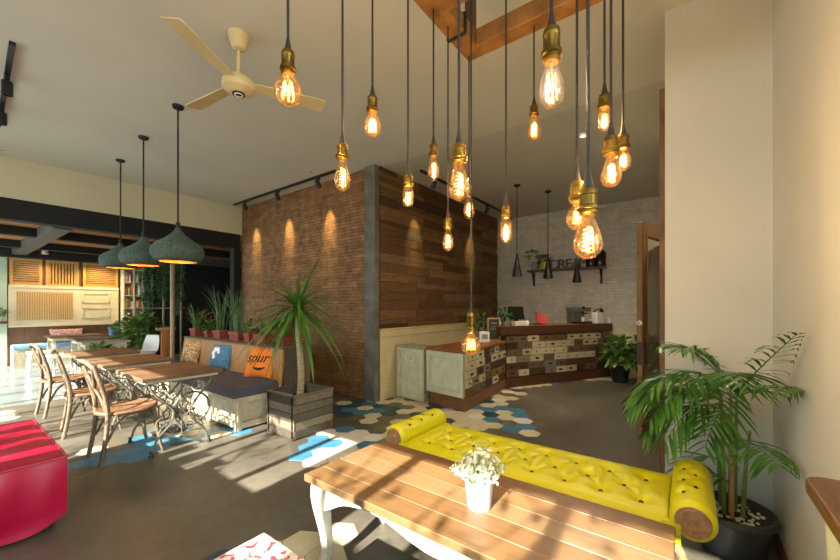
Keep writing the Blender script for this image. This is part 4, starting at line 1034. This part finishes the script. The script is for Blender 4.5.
for (z0, z1) in ((1.08, 1.36), (1.48, 1.74)):
    for (a0, a1, c0, c1) in ((2.34, 2.9, z0, z0 + .03), (2.34, 2.9, z1 - .03, z1), (2.34, 2.37, z0, z1), (2.87, 2.9, z0, z1)): b.bx(a0, a1, -.05, -.02, c0, c1)
b.build('moulding', m_panel, pw, bevel=.004)
for (px, lab) in ((45, 'small white downlight over the left end of the shutter panel'), (102, 'small white downlight behind the farthest green lamp')):
    u = on_v(px, 12.15)[0]
    t = thing('panel_downlight', lab, 'ceiling light', (u, 12.15, 2.62), 0, 'downlights over the shutter panel')
    MB().lathe([(.0, .13), (.03, .13), (.05, .06), (.06, 0), (.05, 0), (.0, .05)], 16).build('shade', m_wht, t)
    l = bpy.data.lights.new('panel_spot', 'SPOT'); l.energy = (45, 120)[px > 60]; l.color = (1, .72, .38); l.spot_size = R(120); l.spot_blend = .8; l.shadow_soft_size = .04
    lo = bpy.data.objects.new('panel_spot', l); COL.objects.link(lo); lo.location = (0, 0, -.02); lo.parent = t; lo.rotation_euler = (R(14), 0, 0)
fb = thing('far_bench', 'cream box bench with sky blue seat pad under the shutter panel', 'bench', (0, 0, 0))
MB().bx(1.1, 3.1, 12.2, 12.68, 0, .42).build('box', m_benchw, fb, bevel=.006)
pad(1.0, .25, .42, .5, .03).build('seat_pad', m_bluec, fb, loc=(2.1, 12.43, 0))
pillow(.62, .34, .14, 'pink_pillow', m_pink, 'long pink patterned pillow leaning under the shutter panel', (on_v(67, 12.5)[0], 12.5, .5), 0, R(-14))
pillow(.34, .36, .12, 'teal_pillow', m_bluec, 'blue pillow at the right end of the far bench', (2.95, 12.25, .5), R(30), R(-14))
def far_table(loc, w, d, label, z=.74, top=None, rz=0):
    t = thing('far_table', label, 'table', loc, rz)
    b = MB(); n = 5
    for i in range(n): b.bx(-w / 2, w / 2, -d / 2 + i * d / n + .001, -d / 2 + (i + 1) * d / n - .001, z - .035, z)
    b.build('tabletop', top or m_sewtop, t, bevel=.003)
    MB().bx(-w / 2 + .05, w / 2 - .05, -d / 2 + .05, d / 2 - .05, z - .1, z - .035).build('apron', m_benchw, t)
    for sx in (-1, 1):
        for sy in (-1, 1): MB().bx(sx * (w / 2 - .07) - .025, sx * (w / 2 - .07) + .025, sy * (d / 2 - .07) - .025, sy * (d / 2 - .07) + .025, 0, z - .1).build('leg', m_benchw, t)
    return t
u, v = at(72, 335, .74); far_table((1.95, 11.2, 0), .9, .7, 'plank-topped table before the pink pillow')
far_table((2.15, 9.9, 0), .95, .7, 'second plank-topped table in front of the far bench')
far_table((1.95, 8.9, 0), .7, .5, 'white table beside the shell chair', top=m_whitewash)
def far_stool(loc, label, rz=0, cush=None):
    t = thing('white_stool', label, 'stool', loc, rz, 'white stools by the far tables')
    MB().bx(-.19, .19, -.19, .19, .42, .46).build('seat', m_wht, t, bevel=.006)
    for sx in (-1, 1):
        for sy in (-1, 1): MB().tube([(sx * .15, sy * .15, .42), (sx * .18, sy * .18, 0)], .018, 8).build('leg', m_wht, t)
    MB().bx(-.16, .16, -.165, -.15, .18, .21).bx(-.16, .16, .15, .165, .18, .21).build('stretcher', m_wht, t)
    return t
far_stool((1.35, 10.75, 0), 'white stool at the left of the far tables, seen past the chair backs')
far_stool((1.5, 9.7, 0), 'white stool in front of the second far table')
def shell_chair(loc, rz, label, m_=None):
    t = thing('shell_chair', label, 'chair', loc, rz)
    def sh(i, j):
        x = -.21 + .42 * i; k = j
        if k < .5: y = -.2 + .4 * k * 2; z = .44 - .02 * math.sin(PI * k) + .10 * (abs(x) / .21) ** 3
        else: tt = (k - .5) * 2; y = .2 + .1 * tt; z = .44 + .38 * tt + .10 * (abs(x) / .21) ** 3 * (1 - tt); 
        wd = 1 - .25 * max(0, (k - .6) / .4) ** 2
        return (x * wd, y - .08 * (abs(x) / .21) ** 2 * max(0, k - .4), z)
    MB().grid(sh, 14, 24).build('shell', m_ or m_wht, t, solid=.01)
    for sx in (-1, 1):
        for sy in (-1, 1): MB().tube([(sx * .1, sy * .1, .42), (sx * .21, sy * .2, 0)], [.016, .011], 8).build('leg', m_slat, t)
    return t
shell_chair((2.42, 8.55, 0), R(-70), 'white shell chair beside the white far table')
# bookshelf
bs = thing('bookshelf', 'tall white bookshelf at the far end, left of the hanging vines', 'bookshelf', (3.38, 12.57, 0))
b = MB().bx(-.24, -.215, -.14, .14, 0, 2.5).bx(.215, .24, -.14, .14, 0, 2.5).bx(-.24, .24, .12, .14, 0, 2.5).bx(-.01, .01, -.14, .12, .6, 2.5)
b.build('carcass', m_panel, bs)
SZ = [.62, .98, 1.34, 1.7, 2.06, 2.42]
for z in SZ: MB().bx(-.215, .215, -.14, .12, z - .02, z).build('shelf', m_panel, bs)
names = ['lowest', 'second', 'third', 'fourth', 'top']; cnt = {}
rg = random.Random(21)
for si, z in enumerate(SZ[:-1]):
    for half, (xa, xb) in enumerate(((-.205, -.02), (.02, .205))):
        x = xa + rg.uniform(0, .02)
        while x < xb - .035:
            w = rg.uniform(.028, .05); hh = rg.uniform(.19, .29); cn = rg.choice(list(bookm) + ['white', 'white', 'red', 'orange'])
            bk = MB().bx(-w / 2, w / 2, -.08, .08, 0, hh).build('book', [bookm[cn], bookm['white']], bevel=.003)
            bk.location = (3.38 + x + w / 2, 12.57 - .04, z)
            tag(bk, '%s book standing in the %s half of the %s shelf of the bookshelf' % (cn, ('left', 'right')[half], names[si]), 'book', '%s books on the %s shelf, %s half' % (cn, names[si], ('left', 'right')[half]))
            x += w + rg.uniform(.003, .03)
# vines on trellis
tr = thing('vine_trellis', 'pole trellis with long hanging green vines at the far room', 'climbing plant', (3.2, 9.9, 0))
for (x, y) in ((-.3, .15), (.05, 0), (.38, -.1)): MB().tube([(x, y, 0), (x, y, 2.6)], .025, 8).build('pole', m_pole, tr)
for z in (1.35, 2.55): MB().tube([(-.4, .18, z), (.45, -.12, z)], .016, 6).build('rail', m_pole, tr)
b = MB(); rg = random.Random(31)
for i in range(52):
    x = rg.uniform(-.36, .42); y = -x * .3 + rg.uniform(-.15, .12); zb_ = rg.choice((rg.uniform(1.1, 1.6), rg.uniform(.95, 1.9))) if -.1 > x or x > .2 else rg.uniform(1.35, 2.0)
    pts = [(x + rg.uniform(-.02, .02), y + rg.uniform(-.02, .02), 2.55 - (2.55 - zb_) * k / 8) for k in range(9)]
    b.tube(pts, .004, 4)
    for k in range(int((2.55 - zb_) * 26)):
        t_ = rg.random(); p = Vector(pts[min(7, int(t_ * 8))]) + Vector((rg.uniform(-.05, .05), rg.uniform(-.05, .05), rg.uniform(-.08, .08))); a = rg.uniform(0, 2 * PI); d = Vector((math.cos(a) * .6, math.sin(a) * .6, -.7))
        b.leaf([p, p + d * .03, p + d * .07], [.006, .022, .001], d.cross(Vector((0, 0, 1))), 0, .2)
b.build('vines', m_leafd, tr)
# big bush in pot
bu = thing('leafy_bush', 'dense round bush of broad leaves between the far tables and the partition', 'potted plant', (2.66, 9.45, 0))
MB().lathe([(.0, 0), (.16, 0), (.22, .4), (.2, .4), (.0, .36)], 20).build('pot', m_terra, bu)
b = MB(); bushy(b, 420, (0, 0, .82), (.42, .42, .4), .05, .16, 41); b.build('foliage', m_leafm, bu)
b2 = thing('low_bush', 'low green plant poking up behind the farthest sewing table', 'potted plant', (1.75, 8.2, 0))
MB().lathe([(.0, 0), (.13, 0), (.17, .45), (.15, .45), (.0, .42)], 18).build('pot', m_terra, b2)
b = MB(); bushy(b, 130, (0, 0, .6), (.22, .22, .14), .03, .12, 43); b.build('foliage', m_leafm, b2)
pt = thing('plank_partition', 'low orange plank partition with a white cap beside the bamboo post', 'partition', (2.52, 7.42, 0))
b = MB()
for k in range(2): b.bx(-.12 + k * .1, -.12 + k * .1 + .096, -.012, .012, 0, .98)
b.build('boards', m_part, pt)
MB().bx(-.19, .1, -.03, .03, .98, 1.02).build('cap', m_pole, pt)
tag(MB().tube([(0, 0, 0), (.0, .004, 1.3), (0, 0, 2.6)], .034, 10).build('bamboo_post', m_pole, loc=(2.485, 7.16, 0)), 'pale bamboo post rising from the banquette end to the black beam', 'post')
# pale green corner things
gp = thing('corner_plant', 'small green plant on a ledge at the far left photo edge', 'potted plant', (.9, 12.5, 1.05))
MB().bx(-.14, .14, -.1, .17, -.05, 0).build('ledge', m_counter, gp)
MB().lathe([(.0, 0), (.05, 0), (.07, .12), (.0, .11)], 14).build('pot', m_wht, gp)
b = MB(); bushy(b, 60, (0, 0, .2), (.14, .1, .1), .025, .1, 51); b.build('foliage', m_leafm, gp)

# ================================================================== COUNTERS
def drawers(parent, P0, P1, z0, z1, rows, seed, wmin, wmax, nrm_off):
    P0, P1 = Vector(P0 + (0,)), Vector(P1 + (0,)); d = P1 - P0; L = d.length; a = math.atan2(d.y, d.x); g = random.Random(seed)
    rh = (z1 - z0) / rows
    for i in range(rows):
        x = 0.0
        while x < L - .02:
            w = g.uniform(wmin, wmax)
            if L - (x + w) < wmin: w = L - x
            c = g.choices(range(8), (6, 7, 4, 2, 4, 1.5, 3, 2))[0]
            T = Matrix.Translation(P0) @ Matrix.Rotation(a, 4, 'Z') @ Matrix.Translation((x + w / 2, 0, z0 + rh * (i + .5)))
            th = g.uniform(.012, .024)
            o = MB(T).bx(-w / 2 + .004, w / 2 - .004, -th, .004, -rh / 2 + .004, rh / 2 - .004).build('drawer', dr[c], parent, bevel=.003)
            k = g.random(); hb = MB(T)
            xs = [0] if w < .36 else [-w * .27, w * .27]
            for xx in xs:
                if k < .5: hb.ball((xx, -th - .012, 0), .013, n=8, k=5)
                else: hb.box((xx, -th - .01, .0), (.06, .014, .016)).box((xx, -th - .004, 0), (.075, .006, .032))
            hb.build('handle', m_irond, o)
            x += w
dk = thing('reception_desk', 'low counter with orange wooden top and patchwork of old drawer fronts', 'counter', (0, 0, 0))
A0, A1, A2 = (4.2, 2.37), (5.83, 2.51), (5.9, 3.5)
def slab(poly, z0, z1): return MB().prism(poly, z0, z1)
slab([(4.24, 2.41), (5.83, 2.55), (5.83, 3.0), (4.3, 2.95)], .03, .77).build('carcass', m_counter, dk)
slab([(4.18, 2.35), (5.83, 2.49), (5.83, 3.02), (4.3, 3.02)], .0, .17).build('plinth', m_counterP, dk, bevel=.004)
slab([(4.16, 2.33), (5.83, 2.475), (5.83, 3.05), (4.28, 3.07)], .77, .805).build('countertop', m_counterO, dk, bevel=.004)
drawers(dk, A0, (5.81, 2.508), .18, .765, 5, 2, .2, .36, 0)
# end panel facing the room (u ~ 4.2), v 2.37..3.05
e0, e1 = Vector((4.2, 2.38, 0)), Vector((4.285, 3.03, 0)); dd = e1 - e0; an = math.atan2(dd.y, dd.x); Le = dd.length
T = Matrix.Translation(e0) @ Matrix.Rotation(an, 4, 'Z')
b = MB(T).bx(0, Le, -.01, .02, .18, .765); ep = b.build('end_panel', m_cab, dk)
b = MB(T)
for (x0, x1, z0, z1) in ((0, Le, .69, .765), (0, Le, .18, .25), (0, .06, .25, .69), (Le - .06, Le, .25, .69)): b.bx(x0, x1, -.0, .034, z0, z1)
for (x0, x1, z0, z1) in ((.075, Le - .075, .665, .68), (.075, Le - .075, .26, .275), (.075, .09, .275, .665), (Le - .09, Le - .075, .275, .665)): b.bx(x0, x1, .018, .028, z0, z1)
b.build('panel_moulding', m_cab, ep, bevel=.003)
fc = thing('sage_cabinet', 'small sage white cabinet with a lettered label, between wainscot and desk', 'cabinet', (4.275, 3.345, 0), an)
MB().bx(-.285, .285, -.3, .0, .0, .77).build('carcass', m_cabe, fc)
MB().bx(-.295, .29, -.31, .03, .77, .8).build('top', m_cabe, fc, bevel=.004)
b = MB()
for (x0, x1, z0, z1) in ((-.28, .28, .68, .765), (-.28, .28, .02, .1), (-.28, -.2, .1, .68), (.2, .28, .1, .68)): b.bx(x0, x1, .0, .026, z0, z1)
b.bx(-.2, .2, 0, .012, .1, .68)
for (x0, x1, z0, z1) in ((-.19, .19, .655, .67), (-.19, .19, .11, .125), (-.19, -.175, .125, .655), (.175, .19, .125, .655)): b.bx(x0, x1, .01, .02, z0, z1)
dor = b.build('door', m_cab, fc, bevel=.003)
Tt = Matrix.Translation((.0, .0135, .615)) @ Matrix.Rotation(PI, 4, 'Z') @ RX
MB().bx(-.075, .075, .012, .0135, .575, .655).build('label_plate', m_wht, dor)
text_mesh('lettering', 'FEB', .075, .001, M('violet_ink', '#3b2a78'), dor, Tt)

bc = thing('bar_counter', 'long dark-topped bar counter with rows of mismatched old drawers', 'counter', (0, 0, 0))
B0, B1 = Vector((5.83, 2.51)), Vector((8.08, 1.24)); bd = (B1 - B0).normalized(); bn = Vector((-bd.y, bd.x))   # bn points to back
q = lambda s, o: tuple(B0 + bd * s + bn * o)
LB = (B1 - B0).length - .03
slab([q(0, .02), q(LB, .02), q(LB - .28, .42), q(.02, .42)], .03, .88).build('carcass', m_counter, bc)
slab([q(0, -.03), q(LB, -.03), q(LB - .28, .42), q(.02, .42)], 0, .17).build('plinth', m_counter, bc, bevel=.004)
slab([q(-.12, -.05), q(LB + .02, -.05), q(LB + .02, .5), q(-.12, .55)], .9, 1.055).build('countertop', m_counter, bc, bevel=.005)
drawers(bc, q(.02, 0), q(LB, 0), .18, .89, 6, 8, .2, .48, 0)

def on_bar(px, o): 
    # find s where the point at offset o on the bar projects to px
    best = None
    for k in range(0, 260):
        s_ = k * .01; p = B0 + bd * s_ + bn * o; dd_ = p.x * CA + p.y * SA; lt = p.x * SA - p.y * CA; x_ = CX + F * lt / dd_
        if best is None or abs(x_ - px) < best[0]: best = (abs(x_ - px), p)
    return best[1]
BT = 1.055; ba = math.atan2(bd.y, bd.x)
p = on_bar(505, .3); t = thing('bar_plant', 'grey pot of green herbs at the left end of the bar top', 'potted plant', (p.x, p.y, BT))
MB().lathe([(.0, 0), (.07, 0), (.09, .13), (.08, .13), (.0, .12)], 18).build('pot', m_greyvase, t)
b = MB(); bushy(b, 70, (0, 0, .2), (.12, .12, .1), .02, .08, 61); b.build('foliage', m_leafd, t)
p = on_bar(517, .25); t = thing('cash_monitor', 'black monitor on the bar top, turned towards the brick wall', 'monitor', (p.x, p.y, BT), ba)
MB(Matrix.Translation((0, 0, .1)) @ Matrix.Rotation(R(-12), 4, 'X')).bx(-.17, .17, -.012, .012, 0, .24).build('screen', m_screen, t, bevel=.004)
MB().bx(-.03, .03, .0, .03, 0, .14).bx(-.1, .1, -.06, .08, 0, .012).build('stand', m_blackm, t)
p = on_bar(520, .06); t = thing('white_box', 'flat white paper box in front of the black monitor', 'box', (p.x, p.y, BT), ba); MB().bx(-.14, .14, -.05, .05, 0, .07).build('body', m_wht, t, bevel=.003); MB().bx(-.145, .145, -.055, .055, .055, .075).build('lid', m_wht, t, bevel=.003)
p = on_bar(527, .03); tag(MB().lathe([(.0, 0), (.03, 0), (.034, .06), (.02, .075), (.018, .085), (.0, .085)], 14).build('white_jar', m_wht, loc=(p.x, p.y, BT)), 'small white jar between the paper box and the red menu', 'jar')
p = on_bar(543, .1); t = thing('red_menu_stand', 'tilted red menu folder standing on the bar top', 'menu', (p.x, p.y, BT), ba)
MB(Matrix.Rotation(R(-28), 4, 'X') @ Matrix.Rotation(R(14), 4, 'Y')).bx(-.12, .12, -.01, .01, .02, .24).build('cover', m_redcard, t, bevel=.003)
MB().bx(-.1, .1, .0, .14, 0, .02).build('foot', m_redcard, t)
p = on_bar(578, .25); t = thing('coffee_machine', 'steel coffee machine on the bar top', 'coffee machine', (p.x, p.y, BT), ba)
MB().bx(-.16, .16, -.02, .14, 0, .3).bx(-.18, .18, -.16, .14, .24, .32).build('body', m_steel, t, bevel=.012)
MB().bx(-.18, .18, -.18, -.02, 0, .04).build('drip_tray', m_blackm, t)
b = MB().tube([(.0, -.1, .27), (.0, -.1, .2)], .03, 10).tube([(0, -.1, .21), (0, -.22, .2)], .012, 8).lathe([(.0, 0), (.03, 0), (.03, .012), (.0, .012)], 12, (-.04, -.165, .31), 0, Matrix.Rotation(PI / 2, 4, 'X')); b.build('brew_group', m_blackm, t)
MB().lathe([(.0, 0), (.03, 0), (.036, .09), (.0, .088)], 14, (.03, -.1, .04)).build('cup', m_wht, t)
p = on_bar(598, .15); t = thing('napkin_dispenser', 'white napkin dispenser at the right end of the bar top', 'dispenser', (p.x, p.y, BT), ba)
MB().bx(-.1, .1, -.07, .07, 0, .22).build('body', m_wht, t, bevel=.006)
MB().tube(smoothpath([(-.1, .03, .22), (0, .03, .27), (.1, .03, .28), (.14, .03, .3)], 4), .012, 6).bx(.1, .12, -.03, .05, .1, .28).build('lever', m_blackm, t)
p = on_bar(604, .1); tag(MB().lathe([(.0, 0), (.035, 0), (.04, .1), (.0, .1)], 14).build('paper_cup', m_wht, loc=(p.x + .08, p.y - .08, BT)), 'small white cup right of the napkin dispenser', 'cup')
# low desk items
DT = .805
def on_desk(px, v): return on_v(px, v)[:2]
u, v = on_desk(494, 2.66); t = thing('menu_board', 'golden framed chalkboard leaning on the desk end by the bar', 'menu board', (u, v, DT), R(-62))
Tm = Matrix.Rotation(R(-14), 4, 'X')
b = MB(Tm).bx(-.11, -.085, -.012, .012, 0, .4).bx(.085, .11, -.012, .012, 0, .4).bx(-.085, .085, -.012, .012, 0, .025).bx(-.085, .085, -.012, .012, .375, .4); b.build('frame', m_goldw, t)
MB(Tm).bx(-.085, .085, -.004, .004, .025, .375).build('board', m_chalk, t)
MB(Tm).bx(-.05, .05, -.0065, -.004, .3, .312).bx(-.04, .06, -.0065, -.004, .24, .248).bx(-.06, .04, -.0065, -.004, .2, .208).build('chalk_lines', m_greyvase, t)
u, v = on_desk(484, 2.95); t = thing('desk_plant', 'green leafy plant in a grey pot on the desk, behind the golden board', 'potted plant', (u, v, DT))
MB().lathe([(.0, 0), (.08, 0), (.1, .18), (.09, .18), (.0, .16)], 18).build('pot', m_greyvase, t)
b = MB(); bushy(b, 90, (0, 0, .3), (.16, .16, .14), .022, .1, 71); b.build('foliage', m_leafd, t)
u, v = on_desk(484, 2.72); t = thing('white_menu_block', 'white block of printed cards on the desk near the bar', 'card holder', (u, v, DT), R(-50))
MB().bx(-.08, .08, -.05, .05, 0, .17).build('block', m_wht, t, bevel=.003); MB().bx(-.05, .05, -.053, -.05, .05, .13).build('print', m_greyvase, t)
# plants at the bar end
for (px, y, lab, h_, seed) in ((611, 378, 'broad-leaved plant in a dark pot at the right end of the bar', .55, 81), (630, 376, 'dark leafy plant in a pot behind the door leaf', .5, 83)):
    u, v = ((7.55, 1.0), (7.75, .62))[seed == 83]; t = thing('corner_foliage', lab, 'potted plant', (u, v, 0))
    MB().lathe([(.0, 0), (.12, 0), (.16, .28), (.14, .28), (.0, .26)], 20).build('pot', m_black, t)
    b = MB(); bushy(b, 240, (0, 0, .55), (.24, .24, .3), .045, .17, seed); b.build('foliage', m_leafm if seed == 81 else m_leafd, t)
# wall shelf
W = 8.16
v0 = on_u(530, W)[1]; v1 = on_u(607, W)[1]
ws = thing('wall_shelf', 'dark plank shelf on two brackets on the white brick wall', 'shelf', (W, (v0 + v1) / 2, 2.16)); hl = (v0 - v1) / 2
MB().bx(-.2, 0, -hl, hl, 0, .04).build('board', m_counter, ws, bevel=.004)
for y in (hl - .1, -hl + .1): MB().bx(-.18, -.14, y - .02, y + .02, -.02, 0).bx(-.03, 0, y - .02, y + .02, -.3, 0).tube([(-.16, y, -.01), (-.02, y, -.26)], .012, 6).build('bracket', m_blackm, ws)
SZT = 2.2
def sv(px): return on_u(px, W - .1)[1]
t = thing('vase_plant', 'grey vase with a yellow-green sprig at the left end of the wall shelf', 'potted plant', (W - .1, sv(535), SZT))
MB().lathe([(.0, 0), (.07, 0), (.08, .1), (.06, .17), (.07, .19), (.0, .15)], 16).build('vase', m_greyvase, t)
b = MB(); bushy(b, 40, (-.02, .06, .36), (.08, .2, .1), .03, .09, 91); b.build('foliage', m_leafy, t)
t = thing('yellow_pot_plant', 'yellow pot with a round green plant on the wall shelf', 'potted plant', (W - .1, sv(545), SZT))
MB().lathe([(.0, 0), (.08, 0), (.09, .17), (.08, .17), (.0, .15)], 16).build('pot', m_yelpot, t)
b = MB(); bushy(b, 70, (0, 0, .24), (.1, .16, .09), .025, .08, 93); b.build('foliage', m_leafd, t)
Tl = Matrix.Rotation(-PI / 2, 4, 'Z') @ RX
for i, chh in enumerate('DREAM'):
    px = (554.5, 561.5, 568.5, 576, 583.5)[i]
    o = text_mesh('letter', chh, .3, .02, m_letter, None, Tl)
    zmin = min(v_.co.z for v_ in o.data.vertices); o.location = (W - .09, sv(px), SZT - zmin)
    tag(o, 'standing grey letter %s of the word on the wall shelf' % chh, 'letter', 'standing letters on the wall shelf')
for px, lab, hh in ((591.5, 'dark bottle on the wall shelf, nearer the letters', .36), (600.5, 'taller dark bottle near the right end of the wall shelf', .44)):
    tag(MB().lathe([(.0, 0), (.1, 0), (.105, .02), (.105, hh * .62), (.08, hh * .72), (.03, hh * .8), (.028, hh * .95), (.034, hh), (.0, hh)], 20).build('bottle', m_bottle, loc=(W - .11, sv(px), SZT)), lab, 'bottle', 'dark bottles on the wall shelf')

# ================================================================== OUTSIDE: TREES THAT DAPPLE THE SUN
def tree(loc, h, crown, n, seed, lab, branches=7):
    g = random.Random(seed); t = thing('garden_tree', lab, 'tree', loc)
    b = MB(); b.tube(smoothpath([(0, 0, 0), (.05, .03, h * .3), (-.04, .05, h * .6), (0, 0, h * .8)], 4), [.09 - .004 * i for i in range(13)], 8)
    lf = MB()
    for i in range(branches):
        a = i * 2 * PI / branches + g.uniform(-.4, .4); z0 = h * g.uniform(.35, .75)
        e = Vector((math.cos(a) * crown * g.uniform(.6, 1), math.sin(a) * crown * g.uniform(.6, 1), z0 + g.uniform(.1, .7)))
        pts = smoothpath([(0, 0, z0), (e.x * .5, e.y * .5, z0 + g.uniform(.0, .35)), e], 4); b.tube(pts, [.032 - .0028 * k for k in range(len(pts))], 6)
        for k in range(9):
            t_ = g.uniform(.35, 1); p = Vector((0, 0, z0)).lerp(e, t_); q_ = p + Vector((g.uniform(-.4, .4), g.uniform(-.5, .5), g.uniform(-.35, .4)))
            b.tube([p, (p + q_) / 2 + Vector((0, 0, .04)), q_], [.009, .007, .004], 5)
        for k in range(n // branches):
            t_ = g.uniform(.3, 1.05); p = Vector((0, 0, z0)).lerp(e, t_) + Vector((g.uniform(-.3, .3), g.uniform(-.3, .3), g.uniform(-.25, .3))); d = Vector((g.uniform(-1, 1), g.uniform(-1, 1), g.uniform(-.8, .4))).normalized()
            lf.leaf([p, p + d * .045, p + d * .1], [.006, .026, .001], d.cross(Vector((g.uniform(-.5, .5), .3, 1))), 0, .2)
    b.build('trunk', m_bark, t); lf.build('leaves', m_leaf_out, t)
tree((-3.45, .25, -.1), 4.0, 1.15, 300, 1, 'sparse garden tree outside the front windows, opposite the plank table')
tree((-3.5, 2.95, -.1), 3.6, 1.0, 240, 2, 'leafy garden tree outside the front windows, opposite the planter')
tree((-3.9, 5.3, -.1), 3.6, 1.4, 700, 5, 'leafy garden tree outside, opposite the bentwood chairs')

# ================================================================== LIGHT
sun = bpy.data.lights.new('sun', 'SUN'); sun.energy = 26.0; sun.angle = R(.5); sun.color = (1, .93, .80)
so = bpy.data.objects.new('sun', sun); COL.objects.link(so)
sd_ = Vector((math.cos(R(30)) * math.cos(R(5)), math.cos(R(30)) * math.sin(R(5)), -math.sin(R(30))))
so.rotation_euler = sd_.to_track_quat('-Z', 'Y').to_euler(); so.location = (-12, 0, 9)
w = bpy.data.worlds.new('World'); S.world = w; w.use_nodes = True
bg = w.node_tree.nodes['Background']; bg.inputs[0].default_value = (.74, .88, 1.0, 1); bg.inputs[1].default_value = 7.0

# ================================================================== CAMERA
cam = bpy.data.cameras.new('camera'); co = bpy.data.objects.new('camera', cam); COL.objects.link(co)
cam.sensor_width = 36; cam.lens = F / 840 * 36; cam.shift_y = 26 / 840; cam.clip_start = .02
co.location = (0, 0, H); co.rotation_euler = (PI / 2, 0, R(36.5 - 90))
S.camera = co
S.view_settings.view_transform = 'Standard'; S.view_settings.look = 'None'; S.view_settings.gamma = 1; S.view_settings.use_curve_mapping = False
S.view_settings.exposure = 0.12
try: S.cycles.use_denoising = True; S.cycles.max_bounces = 8; S.cycles.transparent_max_bounces = 16
except Exception: pass
